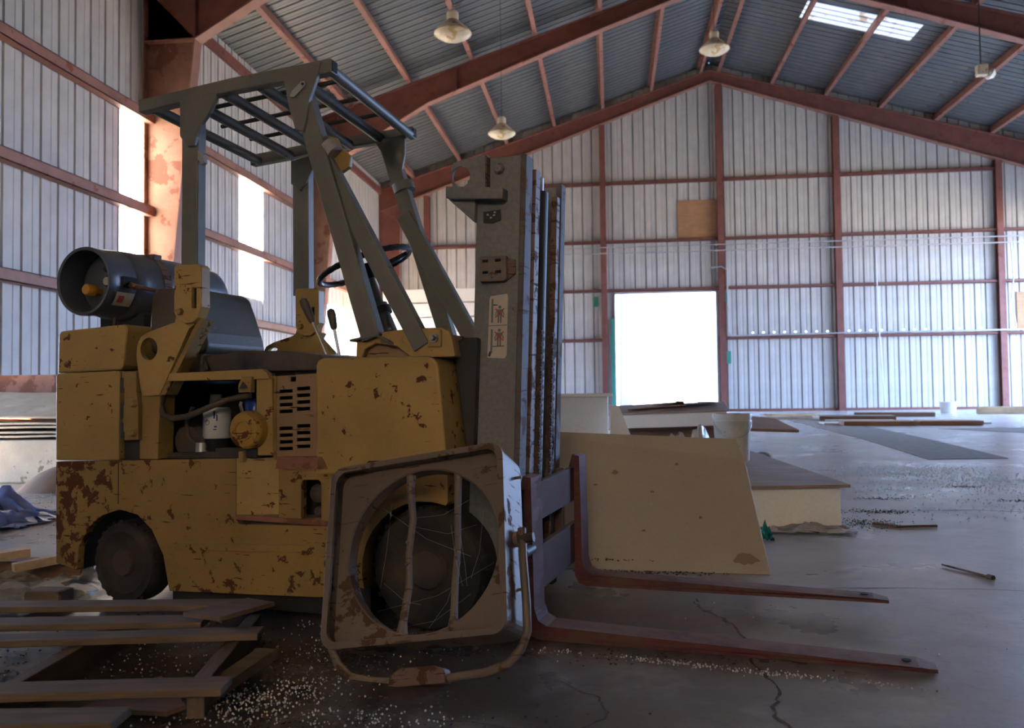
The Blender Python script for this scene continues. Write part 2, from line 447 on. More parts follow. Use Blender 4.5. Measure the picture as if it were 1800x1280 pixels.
def long_wall(parent, x, rotz, ya, yb, openings, ztop):
    """openings: (y0,y1,z0,z1,kind)"""
    ys = sorted(set([ya, yb] + [v for o in openings for v in o[:2]]))
    for a, b in zip(ys[:-1], ys[1:]):
        op = [o for o in openings if a >= o[0] - .01 and b <= o[1] + .01]
        n = max(1, round((b - a) / SW)); w = (b - a) / n
        for i in range(n):
            y0 = a + i * w
            spans = [(0, ztop, 'wall_sheet')]
            if op:
                _, _, z0, z1, kind = op[0]; spans = []
                if z0 > 0: spans.append((0, z0, 'wall_sheet'))
                if kind == 'window': spans.append((z0, z1, 'fibreglass'))
                spans.append((z1, ztop, 'wall_sheet'))
            for z0, z1, mat in spans:
                me = sheet_mesh(w, z0, z1, PITCH, .085, mat)
                o = sheet(parent, 'wall_sheet' if mat == 'wall_sheet' else 'window_sheet', me, (x, y0 if rotz > 0 else y0 + w, 0), rotz)
EZL = rz(XL) + RO + .03; EZR = rz(XR) + RO + .03
LEFT_OPEN = [(5.0, 7.2, 0, 2.8, 'door'), (15.30, 16.12, 3.62, 6.48, 'window'), (20.62, 22.15, 3.45, 6.48, 'window'), (26.0, 33.2, 0, 3.9, 'door'), (34.08, 34.3, 6.2, 8.2, 'gap')]
long_wall(wall_left, XL, PI / 2, YF, YB, LEFT_OPEN, EZL)
RIGHT_OPEN = [(18.0, 25.0, 0, 6.8, 'door'), (25.6, 33.8, 0, 7.2, 'door')]
long_wall(wall_right, XR, -PI / 2, YF, YB, RIGHT_OPEN, EZR)
portal('daylight_back_door', ((DX0 + DX1) / 2, YB + .1, DZ / 2), (-PI / 2, 0, 0), DX1 - DX0, DZ)
portal('daylight_left_door', (XL - .1, 29.6, 1.95), (0, -PI / 2, 0), 3.9, 7.2)
for y0, y1, z0, z1, k in RIGHT_OPEN: portal('daylight_right_bay', (XR + .1, (y0 + y1) / 2, z1 / 2), (0, PI / 2, 0), z1, y1 - y0)
portal('daylight_side_door', (XL - .1, 6.1, 1.4), (0, -PI / 2, 0), 2.8, 2.2)

# roof sheets (run from ridge to eave) and one translucent sheet
slope_l = math.hypot(XL - RX, SLL * (XL - RX)) + .3
slope_r = math.hypot(XR - RX, SLR * (XR - RX)) + .3
ANG = {-1: math.atan(SLL), 1: math.atan(SLR)}
yy = YF; RW = 1.26
def roof_M(side, y):
    # local x -> across (world y), local z -> down the slope, local y -> up
    ang = ANG[side]; d = Vector((side * math.cos(ang), 0, -math.sin(ang))); xax = Vector((0, 1, 0)); up = Vector((side * math.sin(ang), 0, math.cos(ang)))
    return Matrix(((xax.x, up.x, d.x, RX), (xax.y, up.y, d.y, y), (xax.z, up.z, d.z, RZ + RO), (0, 0, 0, 1)))
nsh = math.ceil((YB + .15 - YF) / RW)
for i in range(nsh):
    y = YF + i * RW
    sheet(ceiling, 'roof_sheet', sheet_mesh(RW, 0, slope_l, .315, .06, 'roof_sheet'), None, M=roof_M(-1, y))
    if abs(y + RW / 2 - 28.1) < RW / 2:
        for a, b, mt in ((0, 2.45, 'roof_sheet'), (2.45, 6.1, 'fibreglass_roof'), (6.1, slope_r, 'roof_sheet')):
            sheet(ceiling, 'roof_sheet' if mt == 'roof_sheet' else 'skylight_sheet', sheet_mesh(RW, a, b, .315, .06, mt), None, M=roof_M(1, y))
    else:
        sheet(ceiling, 'roof_sheet', sheet_mesh(RW, 0, slope_r, .315, .06, 'roof_sheet'), None, M=roof_M(1, y))
cap = MB().prism([(RX - .4, RZ + RO - .05), (RX, RZ + RO + .085), (RX + .4, RZ + RO - .05), (RX + .4, RZ + RO - .035), (RX, RZ + RO + .10), (RX - .4, RZ + RO - .035)], YF, YB, 'y').build('ridge_cap', 'roof_sheet', ceiling)

# purlins: Z-sections along the building
def purlin(dist, side):
    ang = ANG[side]; m = MB(); d = Vector((side * math.cos(ang), 0, -math.sin(ang))); up = Vector((side * math.sin(ang), 0, math.cos(ang)))
    o = Vector((RX, 0, RZ)) + d * dist
    def q(a, b): p = o + d * a + up * b; return (p.x, p.z)
    t = .012
    H = RO - .03; F = .13
    outline = [q(0, 0), q(F, 0), q(F, t), q(t, t), q(t, H - t), q(F, H - t), q(F, H), q(0, H)]
    m.prism(outline, YF, YB, 'y'); m.build('purlin', 'purlin_steel', ceiling)
for k in range(7):
    purlin(.30 + k * 2.13, 1); purlin(.30 + k * 2.06, -1)
# eave struts
MB().box(XL, XL + .10, YF, YB, rz(XL) - .15, rz(XL) + .10).build('eave_strut', 'red_steel', wall_left)
MB().box(XR - .10, XR, YF, YB, rz(XR) - .15, rz(XR) + .10).build('eave_strut', 'red_steel', wall_right)

# rigid frames: tapered columns and rafters as I sections
def ibeam(name, parent, top, bot, y, fw=.22, t=.022, ft=.03, mat='red_steel'):
    """top and bot: matching polylines (x,z) of the outer faces of the two flanges; web between, in plane y"""
    n = len(top); web = MB().prism(list(top) + list(reversed(bot)), y - t / 2, y + t / 2, 'y')
    w = web.build(name, mat, parent)
    for pl, sgn in ((top, 1), (bot, -1)):
        f = MB()
        for a, b in zip(pl[:-1], pl[1:]):
            a_, b_ = Vector((a[0], y, a[1])), Vector((b[0], y, b[1])); dd = (b_ - a_).normalized(); nrm = Vector((-dd.z, 0, dd.x)) * (ft / 2)
            c = [a_ - nrm, b_ - nrm, b_ + nrm, a_ + nrm]
            f.add([(p.x, y - fw / 2, p.z) for p in c] + [(p.x, y + fw / 2, p.z) for p in c], [(0, 1, 2, 3), (7, 6, 5, 4), (0, 4, 5, 1), (1, 5, 6, 2), (2, 6, 7, 3), (3, 7, 4, 0)])
        f.build('flange', 'purlin_steel' if sgn < 0 else mat, w)
    return w
def frame(y):
    ibeam('frame_column', wall_left, [(XL + .03, 0), (XL + .03, rz(XL) - .05)], [(XL + .32, 0), (XL + 1.12, 8.15)], y, fw=.30, mat='column_steel')
    ibeam('frame_column', wall_right, [(XR - .03, 0), (XR - .03, rz(XR) - .05)], [(XR - .32, 0), (XR - 1.12, 8.15)], y, fw=.30, mat='column_steel')
    for s, X in ((-1, XL), (1, XR)):
        xk = X - s * 1.12
        tp = [(X - s * .03, rz(X) - .02), (RX + s * 3.0, rz(RX + s * 3)), (RX, RZ)]
        bt = [(X - s * .03, 8.15), (xk, 8.15), (RX + s * 9.6, rz(RX + s * 9.6) - .80), (RX + s * 4.6, rz(RX + s * 4.6) - .54), (RX, RZ - .38)]
        w = ibeam('rafter', ceiling, tp, bt, y, fw=.30)
        for xs in (xk, RX + s * 4.6, RX + s * 8.7):
            z1 = rz(xs) - .03
            z0 = 8.2 if xs == xk else rz(xs) - .52 - (abs(xs - RX) - 4.6) * .05
            MB().box(xs - .012, xs + .012, y - .14, y + .14, z0, z1).build('stiffener', 'red_steel', w)
frame(16.25); frame(25.3)
# flange braces from purlins to the middle rafter
# end wall rafter, end columns and girts
for s, X in ((-1, XL), (1, XR)):
    tp = [(X, rz(X) - .02), (RX, RZ)]; bt = [(X, rz(X) - (.90 if s < 0 else 1.05)), (RX, RZ - .42)]
    ibeam('gable_rafter', ceiling, tp, bt, YB - .22, fw=.26)
ibeam('frame_column', wall_left, [(XL + .03, 0), (XL + .03, rz(XL) - .05)], [(XL + .75, 0), (XL + .95, rz(XL) - .4)], YB - .3, fw=.26)
def end_column(x, w=.24):
    top = rz(x) - .45 - .04 * abs(x - RX)
    c = MB().box(x - w / 2, x + w / 2, YB - .30, YB - .275, 0, top).build('wall_column', 'red_steel', wall_back)
    MB().box(x - .012, x + .012, YB - .28, YB - .08, 0, top).build('web', 'red_steel', c)
    MB().box(x - w / 2, x + w / 2, YB - .085, YB - .06, 0, top).build('flange', 'red_steel', c)
    MB().box(x - w / 2 - .05, x + w / 2 + .05, YB - .36, YB - .04, 0, .03).build('base_plate', 'red_steel', c)
COLX = [-7.45, -.18, 4.47, 8.95, 14.95]
for x in COLX: end_column(x)
GZ = [2.92, 4.92, 6.90, 9.28]
def girt(parent, x0, x1, z, y, h=.11):
    m = MB().box(x0, x1, y - .20, y - .185, z - h / 2, z + h / 2); m.box(x0, x1, y - .20, y - .02, z + h / 2 - .015, z + h / 2)
    m.box(x0, x1, y - .20, y - .02, z - h / 2, z - h / 2 + .015); m.build('girt', 'red_steel', parent)
bays = [XL + .3] + COLX + [XR]
for i, (a, b) in enumerate(zip(bays[:-1], bays[1:])):
    for z in GZ:
        if z > min(rz(a), rz(b)) - .45 and not (z < max(rz(a), rz(b)) - .6): continue
        a_, b_ = a, b
        if abs(a + .18) < .01 and z < DZ - .1: continue
        lim = (RZ - .5 - z) / (SLL + .04)
        a_ = max(a_, RX - lim); b_ = min(b_, RX + lim)
        if b_ > a_: girt(wall_back, a_ + .12, b_ - .12, z, YB)
for z, y0, y1 in ((2.76, YF, 25.9), (4.64, YF, YB), (6.57, YF, YB)):
    m = MB().box(XL + .19, XL + .205, y0, y1, z - .10, z + .10); m.box(XL + .02, XL + .205, y0, y1, z + .085, z + .10); m.box(XL + .02, XL + .205, y0, y1, z - .10, z - .085)
    m.build('girt', 'purlin_steel', wall_left)
MB().box(XL + .1, XR, YB - .12, YB - .02, 0, .10).build('base_angle', 'red_steel', wall_back)
# doorway posts and the swung-open door leaf
dr = MB().box(DX0 - .02, DX0 + .04, YB - .1, YB + .06, 0, DZ).box(DX1 - .04, DX1 + .02, YB - .1, YB + .06, 0, DZ).box(DX0, DX1, YB - .1, YB + .06, DZ - .03, DZ + .05).build('door_1', 'grey_conduit'); dr['kind'] = 'structure'; dr['label'] = 'frame of the bright doorway in the end wall'
lf = MB(); lf.box(-.02, .02, 0, 2.0, .15, DZ - .02).build('door_leaf', 'leaf_green', dr)
o = dr.children[0]; o.location = (DX0 + .16, YB + .12, 0); o.rotation_euler = (0, math.radians(1.2), math.radians(-15))
# left door: sliding leaf hanging inside the opening
dl = MB().box(XL - .02, XL + .05, 25.92, 26.0, 0, 3.95).box(XL - .02, XL + .05, 33.2, 33.28, 0, 3.95).build('door_2', 'grey_conduit'); dl['kind'] = 'structure'; dl['label'] = 'posts of the side doorway near the far corner'
sheet(dl, 'door_leaf', sheet_mesh(2.97, .05, 3.95, PITCH, .085, 'wall_sheet'), (XL + .10, 29.0, 0), PI / 2)

# conduits, patches on the end wall
def conduit(pts, r=.025, lab=None, grp='conduits on the end wall'):
    o = MB().tube(pts, r, 8).build('conduit', 'grey_conduit', smooth=True); return tag(o, lab, 'conduit', grp)
conduit([(-2.6, YB - .34, 6.66), (16.8, YB - .34, 6.60)], lab='long thin conduit across the end wall, upper of the two')
conduit([(-2.6, YB - .34, 6.42), (16.8, YB - .34, 6.36)], lab='long thin conduit across the end wall, lower of the two')
conduit([(4.05, YB - .34, 5.72), (4.45, YB - .36, 5.74), (4.66, YB - .36, 5.6), (4.68, YB - .36, 3.2), (4.78, YB - .36, 2.98), (8.9, YB - .34, 3.02), (16.8, YB - .34, 3.02)], .03, 'bent conduit dropping beside the doorway and running right along the lowest girt')
conduit([(15.25, YB - .4, 6.3), (15.3, YB - .4, 5.0), (15.2, YB - .4, 4.2), (15.35, YB - .4, 3.1)], .025, 'loose cable looping down the end wall at the right frame edge')
conduit([(10.3, YB - .4, 6.3), (10.35, YB - .4, 3.1), (10.5, YB - .4, .1)], .02, 'thin dark vertical conduit on the end wall between the right columns')
def patch(x0, x1, z0, z1, mat, name, lab, cat, y=YB - .05):
    return tag(MB().box(x0, x1, y - .03, y, z0, z1).build(name, mat), lab, cat)
p = patch(2.80, 4.34, 6.98, 8.50, 'plywood', 'plywood_patch', 'square orange plywood patch on the end wall above the doorway', 'board', YB - .02)
p = patch(15.55, 16.8, 3.06, 4.50, 'plywood', 'plywood_patch', 'plywood patch on the end wall at the right frame edge', 'board', YB - .02)
patch(4.62, 4.80, 1.9, 2.4, 'green_paint', 'green_patch', 'small green patch low on the end wall right of the doorway', 'patch', YB - .01)
patch(4.60, 4.72, 4.35, 4.75, 'green_paint', 'green_patch', 'small green patch high on the end wall right of the doorway', 'patch', YB - .01)
patch(-.62, -.42, 4.3, 4.7, 'green_paint', 'green_patch', 'small green patch on the end wall left of the doorway', 'patch', YB - .01)
patch(.06, .20, .2, 3.8, 'green_paint', 'green_strip', 'dark green upright strip beside the left jamb of the doorway', 'strip', YB - .12)

# high bay lamps
def lamp(loc, r, lab, tilt=0.0):
    t = thing('high_bay_lamp', lab, 'lamp', loc, (tilt, 0, 0), 'high bay lamps under the roof')
    MB().lathe([(.30 * r, .92 * r), (.36 * r, .85 * r), (.55 * r, .66 * r), (.84 * r, .40 * r), (1.0 * r, .22 * r), (1.02 * r, .16 * r), (.99 * r, .17 * r), (.78 * r, .33 * r), (.5 * r, .58 * r), (.28 * r, .84 * r)], axis='z', n=32).build('shade', 'lamp_shade', t, smooth=True)
    MB().lathe([(.001, -.17 * r), (.35 * r, -.15 * r), (.65 * r, -.07 * r), (.88 * r, .06 * r), (.985 * r, .19 * r), (.97 * r, .21 * r), (.001, .21 * r)], axis='z', n=32).build('lens', 'lens_glass', t, smooth=True)
    MB().lathe([(.30 * r, .88 * r), (.32 * r, .94 * r), (.32 * r, 1.30 * r), (.22 * r, 1.42 * r), (.06 * r, 1.45 * r)], axis='z', n=20).build('ballast', 'lamp_shade', t, smooth=True)
    top = rz(loc[0]) + .05 - loc[2]
    MB().tube([(0, 0, 1.42 * r), (0, 0, top)], .006, 6).build('pendant', 'dark_metal', t)
    return t
painted('lens_glass', (.80, .70, .50), rust=(.62, .44, .2), chips=.58, scale=3, rough=.35, dustamt=0, scratch=False)
lamp((-2.95, 16.0, 7.80), .365, 'high bay lamp nearest the viewer, high above the forklift guard')
lamp((-2.76, 22.0, 7.66), .365, 'high bay lamp above the forklift mast')
lamp((2.82, 22.0, 9.60), .385, 'high bay lamp hanging near the roof ridge above the doorway')
# flood light on the right roof slope
t = thing('flood_light', 'small white flood light under the right roof slope', 'lamp', (9.37, 22.0, 8.72))
MB().box(-.16, .10, -.10, .10, -.12, .16).build('housing', 'lamp_shade', t, bevel=.03)
MB().lathe([(.001, -.02), (.13, 0), (.15, .06), (.06, .16)], (.14, 0, .02), 'x', 16, M=Matrix.Rotation(.5, 4, 'Y')).build('reflector', 'white_slab', t, smooth=True)
MB().tube([(-.05, 0, .16), (-.05, 0, rz(9.37) - 8.72)], .015, 6).build('hanger', 'dark_metal', t)

# ------------------------------------------------------------------ the forklift (truck-local: x forward, y away from viewer, z up)
TL = (-1.97, 3.16, 0); TR = (0, 0, math.radians(-13))
T = thing('forklift', 'worn mustard yellow forklift with grey overhead guard and mast', 'forklift', TL, TR)
Wd = .86
# lower chassis with rear wheel arch
arch = [(-.189, .127), (-.180, .22), (-.13, .30), (-.06, .352), (.03, .378), (.12, .36), (.19, .305), (.245, .21), (.275, .074)]
low = [(-.304, .562), (-.300, .150)] + arch + [(.93, .095), (.985, .10), (.985, .352), (.60, .345), (.585, .36), (.585, .588), (.02, .572)]
MB().prism(low, 0, .035).build('body_panel', 'truck_yellow_shaded_worn', T, bevel=.006)
low2 = [(p[0], p[1]) for p in low]
MB().prism([(-.295, .55), (-.29, .16)] + arch + [(.93, .10), (.97, .12), (.97, .35), (.58, .35), (.58, .575)], .035, Wd - .035).build('chassis', 'dark_metal', T)
MB().prism(low, Wd - .035, Wd).build('body_panel', 'truck_yellow_shaded_worn', T, bevel=.006)
MB().box(.022, .026, -.0015, .01, .40, .565).build('panel_seam', 'dark_metal', T)
# step recess: inner wall, tread and small box with lamp opening
MB().prism([(.585, .36), (.985, .352), (.985, .37), (.585, .378)], .0, .16).build('step_tread', 'rust_plate', T)
MB().prism([(.582, .004), (.64, .02), (.70, .06), (.77, .085), (.77, .11), (.69, .09), (.63, .05), (.582, .03)], .37, .588, 'z').build('step_back', 'truck_yellow', T)
sb = MB().prism([(.765, .362), (.985, .362), (.985, .56), (.765, .556)], .01, .05, holes=[[(.862, .372), (.946, .374), (.946, .505), (.936, .515), (.870, .513), (.862, .503)]]).build('step_box', 'truck_yellow_shaded_worn', T, bevel=.004)
MB().prism([(.76, .552), (.985, .556), (.96, .60), (.77, .598)], 0.0, .14).build('step_lid', 'rust_plate', T)
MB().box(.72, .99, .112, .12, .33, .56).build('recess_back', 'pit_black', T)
rl = MB().lathe([(.001, -.03), (.02, -.03), (.034, -.02), (.036, .02), (.001, .02)], (.905, .075, .46), 'y', 20).build('round_lamp', 'hub', T, smooth=True)
MB().lathe([(.001, -.02), (.016, -.02), (.02, .02), (.001, .02)], (.905, .075, .395), 'y', 14).build('bolt', 'hub', T, smooth=True)
MB().box(.24, 1.12, .06, Wd - .06, .02, .13).build('belly_pan', 'dark_metal', T)
# sill band along the lower chassis
MB().prism([(.30, .235), (.985, .255), (.985, .285), (.30, .262)], -.006, .002).build('sill_band', 'truck_yellow_shaded_worn', T, bevel=.002)
# counterweight
cwm = [(-.306, .568), (-.308, .915), (-.298, .924), (.020, .930), (.028, .922), (.024, .572)]
MB().prism(cwm, 0, Wd).build('counterweight', 'truck_yellow', T, bevel=.008)
cwu = [(-.300, .926), (-.296, 1.085), (-.282, 1.099), (.045, 1.114), (.060, 1.105), (.062, 1.09), (.045, .95), (.03, .932)]
MB().prism(cwu, 0, Wd).build('counterweight_cap', 'truck_yellow', T, bevel=.008)
# block between counterweight and engine bay
MB().prism([(.02, .575), (.02, .93), (.13, .93), (.13, .575)], .03, Wd - .03).build('bulkhead', 'dark_metal', T)
MB().prism([(.115, .577), (.115, .83), (.215, .83), (.205, .577)], .015, .10).build('corner_post', 'truck_yellow_dark', T, bevel=.004)
hg = MB().prism([(.046, .925), (.118, .927), (.118, .85), (.128, .79), (.128, .655), (.06, .652), (.06, .685), (.052, .685), (.052, .775), (.058, .80), (.058, .86), (.046, .86)], -.008, .02).build('hinge_plate', 'truck_yellow_dark', T, bevel=.003)
for zz in (.80, .685): MB().lathe([(.001, -.018), (.012, -.018), (.018, -.010), (.02, 0), (.001, 0)], (.108, -.006, zz), 'y', 14).build('bolt', 'truck_yellow_dark', hg, smooth=True)
for zz in (.66, .74, .84): MB().tube([(.048, .0, zz), (.048, .0, zz + .06)], .012, 10).build('hinge_barrel', 'dark_metal', hg, smooth=True)
# guard mounting brackets (near one and far one)
hole = [(.174 + .042 * math.cos(a * PI / 10), 1.012 + .045 * math.sin(a * PI / 10)) for a in range(20)]
brk = [(.313, 1.160), (.300, 1.112), (.175, 1.080), (.135, 1.062), (.115, 1.03), (.112, .98), (.132, .86), (.141, .828), (.222, .830), (.232, .84), (.368, 1.085), (.395, 1.10), (.36, 1.16)]
def bracket(y0, y1, mat='truck_yellow'):
    b = MB().prism(brk, y0, y1, holes=[hole]).build('guard_bracket', mat, T, bevel=.004)
    MB().prism([(.313, 1.325), (.325, 1.332), (.43, 1.328), (.442, 1.318), (.442, 1.165), (.425, 1.125), (.40, 1.105), (.36, 1.105), (.325, 1.125), (.313, 1.15)], y0 - .02, y1 + .01, holes=[[(.395, 1.16), (.418, 1.16), (.418, 1.24), (.395, 1.24)]]).build('socket', mat, b, bevel=.004)
    MB().box(.39, .423, y0 - .002, y1 + .008, 1.155, 1.245).build('slot_back', 'pit_black', b)
    MB().lathe([(.001, -.014), (.012, -.014), (.016, 0), (.001, 0)], (.345, y0 - .02, 1.15), 'y', 6).build('bolt', 'truck_yellow_dark', b)
    MB().prism([(.222, .830), (.232, .84), (.395, 1.10), (.41, 1.12), (.43, 1.12), (.25, .83)], y0 + .005, y1 + .05).build('bracket_edge', 'truck_yellow_dark', b)
bracket(0, .022); bracket(Wd - .05, Wd - .028)
# far bracket forward leg
MB().prism([(.30, 1.12), (.16, 1.02), (.16, .98), (.52, .98), (.52, 1.02), (.42, 1.12)], Wd - .05, Wd - .03).build('gusset', 'truck_yellow', T, bevel=.003)
# engine hood frame, bay, grille
MB().prism([(.262, .884), (.275, .914), (.70, .922), (.722, .908), (.736, .885), (.70, .884)], 0, .03).build('bay_rail', 'truck_yellow', T, bevel=.004)
MB().prism([(.668, .60), (.668, .885), (.738, .888), (.742, .60)], .012, .03).build('bay_post', 'truck_yellow', T, bevel=.003)
lt = MB().prism([(.605, .835), (.605, .865), (.622, .895), (.665, .895), (.66, .835)], -.012, .015).build('latch', 'truck_yellow_dark', T, bevel=.003)
MB().prism([(.615, .85), (.63, .875), (.65, .852)], -.02, -.01).build('latch_tab', 'dark_metal', lt)
MB().box(.60, .622, -.006, .03, .575, .615).build('bay_clip', 'truck_yellow', T, bevel=.003)
MB().box(.21, .74, .03, Wd - .03, .889, .905).build('deck_plate', 'dark_metal', T)
MB().box(.13, .74, Wd - .04, Wd - .025, .575, .90).build('bay_panel', 'dark_metal', T)
MB().box(.13, .73, .45, .80, .58, .86).build('engine_block', 'dark_metal', T, bevel=.02)
MB().prism([(.21, .578), (.21, .60), (.44, .607), (.44, .622), (.66, .625), (.66, .585)], .06, .12).build('engine_tray', 'hub', T, bevel=.004)
gh = []
gx = [(.757, .815), (.833, .890)]
for zz in (.838, .813, .788, .763, .700, .675, .650, .625):
    for a, b in gx:
        s_ = .012 * (a - .757) / .1
        gh.append([(a, zz - .007 + s_), (b, zz - .007 + s_ + .002), (b, zz + .006 + s_ + .002), (a, zz + .006 + s_)])
gh.append([(.805, .873), (.83, .874), (.83, .892), (.805, .891)])
MB().prism([(.735, .582), (.735, .895), (.935, .902), (.935, .600)], .03, .036, holes=gh).build('grille', 'grille_brown', T)
MB().box(.733, .745, .024, .032, .585, .895).build('grille_edge', 'truck_yellow_dark', T, bevel=.002)
MB().box(.74, .93, .75, .76, .58, .70).build('grille_plate', 'grille_brown', T)
# oil filter, air cleaner, hoses, blue reservoir, alternator
of = MB().lathe([(.001, .655), (.050, .655), (.054, .662), (.054, .765), (.048, .775), (.048, .778), (.001, .778)], (.378, .15, 0), 'z', 28).build('oil_filter', 'filter_white', T, smooth=True)
MB().lathe([(.001, .600), (.044, .602), (.048, .655), (.001, .655)], (.378, .15, 0), 'z', 24).build('filter_base', 'pit_black', of, smooth=True)
MB().lathe([(.028, .778), (.03, .80), (.024, .83), (.001, .83)], (.378, .15, 0), 'z', 20).build('filter_head', 'hub', of, smooth=True)
for k, (dx, dz, w_, h_) in enumerate(((.022, .735, .006, .03), (.030, .725, .006, .025), (.026, .700, .010, .006), (.024, .690, .012, .004))):
    th = math.radians(-90) + dx / .054; MB().box(-w_ / 2, w_ / 2, -.0555, -.0545, dz, dz + h_, M=Matrix.Translation((.378, .15, 0)) @ Matrix.Rotation(dx / .054 * 1.2, 4, 'Z')).build('printed_mark', 'print_blue', of)
MB().lathe([(.009, -.0553), (.011, -.0553), (.011, -.0545), (.009, -.0545)], (.375, .15, .72), 'y', 20, closed=True).build('printed_ring', 'print_grey', of)
ac = MB().lathe([(.001, -.010), (.030, -.010), (.032, -.016), (.036, -.016), (.038, -.010), (.060, -.008), (.068, 0), (.072, .012), (.072, .10), (.05, .12), (.001, .12)], (.648, -.03, .695), 'y', 36).build('air_cleaner', 'cleaner_yellow', T, smooth=True)
MATS['orange_plastic'].node_tree.nodes['Principled BSDF'].inputs['Roughness'].default_value = .5
MB().tube([(.60, .02, .76), (.605, .0, .79), (.61, .0, .80)], .006, 8).build('clip', 'light_grey_metal', ac)
MB().box(.625, .675, .0, .04, .59, .63).build('outlet', 'dark_metal', ac, bevel=.008)
MB().tube([(.215, .04, .845), (.205, .03, .79), (.22, .025, .755), (.27, .02, .738), (.34, .02, .745), (.42, .03, .775), (.50, .06, .81), (.58, .10, .825)], .012, 10).build('hose', 'hose', T, smooth=True)
MB().tube([(.30, .10, .78), (.27, .10, .72), (.285, .10, .66), (.33, .10, .63)], .008, 8).build('hose', 'hose', T, smooth=True)
br = MB().lathe([(.001, .66), (.035, .66), (.04, .67), (.04, .80), (.03, .815), (.001, .815)], (.555, .16, 0), 'z', 20).build('blue_reservoir', 'blue_plastic', T, smooth=True)
MB().lathe([(.001, 0), (.06, 0), (.075, .015), (.075, .09), (.05, .11), (.001, .11)], (.275, .10, .645), 'y', 26).build('alternator', 'hub', T, smooth=True)
MB().lathe([(.001, .60), (.025, .60), (.022, .64), (.001, .64)], (.345, .10, 0), 'z', 14).build('fuel_bowl', 'light_grey_metal', T, smooth=True)
# front cowl
cowl = [(.932, .535), (.934, .93), (.942, .948), (.962, .956), (1.375, .953), (1.40, .945), (1.418, .925), (1.430, .80), (1.445, .625), (1.435, .551)]
MB().prism(cowl, 0, Wd, holes=[]).build('cowl', 'truck_yellow', T, bevel=.010, seg=3)
MB().prism([(1.14, .563), (1.205, .566), (1.215, .575), (1.205, .590), (1.15, .588), (1.138, .578)], -.0015, .01).build('hand_slot', 'pit_black', T)
fend = [(.985, .535), (.985, .16)] + arc(1.36, .20, .25, 195, 72, 10) + [(1.445, .45), (1.445, .551)]
MB().prism(fend, .015, .10).build('fender', 'truck_yellow_dark', T, bevel=.005)
MB().prism([(.985, .53), (.985, .04), (1.46, .04), (1.46, .53)], .20, Wd - .2).build('axle_case', 'dark_metal', T)
# upper cowl saddle carrying the guard legs
MB().prism([(1.082, .950), (1.086, 1.024), (1.10, 1.032), (1.20, 1.045), (1.285, 1.052), (1.42, 1.052), (1.45, 1.038), (1.462, 1.005), (1.470, .950), (1.30, .950), (1.25, .99), (1.16, 1.005), (1.12, .985), (1.105, .950)], .03, .06).build('leg_saddle', 'truck_yellow', T, bevel=.004)
MB().prism([(1.09, .950), (1.09, 1.02), (1.24, 1.03), (1.44, 1.03), (1.455, .95)], .06, Wd - .06).build('dashboard', 'grille_brown', T, bevel=.01)
MB().prism([(1.075, 1.020), (1.18, 1.035), (1.235, 1.005), (1.235, .998), (1.18, 1.027), (1.075, 1.012)], .0, .06).build('saddle_lip', 'guard_grey', T)
sp = MB().box(1.372, 1.422, .02, .032, .985, 1.045).build('bolt_plate', 'truck_yellow', T, bevel=.002)
MB().lathe([(.010, -.004), (.016, -.004), (.016, .004), (.010, .004)], (1.397, .016, 1.015), 'y', 18, closed=True).build('washer', 'light_grey_metal', sp, smooth=True)
MB().lathe([(.001, -.018), (.008, -.018), (.008, 0), (.001, 0)], (1.397, .016, 1.015), 'y', 6).build('bolt', 'light_grey_metal', sp)
MB().prism([(1.47, .60), (1.42, 1.0), (1.46, 1.02), (1.52, 1.02), (1.50, .60)], .12, Wd - .12).build('mast_shroud', 'dark_metal', T, bevel=.01)

# wheels
def wheel(name, c, R, w, rotz, mat_hub='hub'):
    M = Matrix.Translation(c) @ Matrix.Rotation(rotz, 4, 'Z')
    prof = [(R * .66, -w / 2 + .01), (R * .74, -w / 2), (R * .93, -w / 2 + .004), (R * .985, -w / 2 + .022), (R, -w / 2 + .035), (R, w / 2 - .035), (R * .98, w / 2 - .02), (R * .92, w / 2), (R * .66, w / 2)]
    t_ = MB().lathe(prof, (0, 0, 0), 'y', 44, M=M).build(name, 'tyre', T, smooth=True)
    MB().lathe([(R * .66, -w / 2 + .012), (R * .62, -w / 2 + .01), (R * .58, -w / 2 + .03), (R * .40, -w / 2 + .045), (R * .37, -w / 2 + .02), (R * .30, -w / 2 - .004), (R * .001, -w / 2 - .010)], (0, 0, 0), 'y', 36, M=M).build('hub', mat_hub, t_, smooth=True)
    for k in range(5):
        a = 2 * PI * k / 5 + .3
        MB().lathe([(.001, -.016), (.009, -.016), (.010, 0), (.001, 0)], (R * .49 * math.cos(a), -w / 2 + .038, R * .49 * math.sin(a)), 'y', 6, M=M).build('wheel_nut', 'hub', t_)
    lug = MB()
    for k in range(26):
        a = 2 * PI * k / 26
        lug.box(R * .93, R * 1.012, -w / 2 + .012, -w / 2 + .05, -.008, .008, M=M @ Matrix.Rotation(a, 4, 'Y'))
    lo = lug.build('tread_lug', 'tyre', t_); lo['kind'] = 'stuff'
    return t_
wheel('wheel', (.030, .085, .165), .165, .13, math.radians(-4))
wheel('wheel', (.030, Wd - .085, .165), .165, .13, math.radians(-4))
wf = wheel('wheel', (1.36, .10, .215), .215, .16, 0)
MB().prism([(1.245, .22), (1.262, .27), (1.275, .25), (1.272, .20), (1.29, .165), (1.27, .15), (1.25, .17)], .043, .047).build('paint_flake', 'truck_yellow', wf)
wheel('wheel', (1.36, Wd - .10, .215), .215, .16, 0)

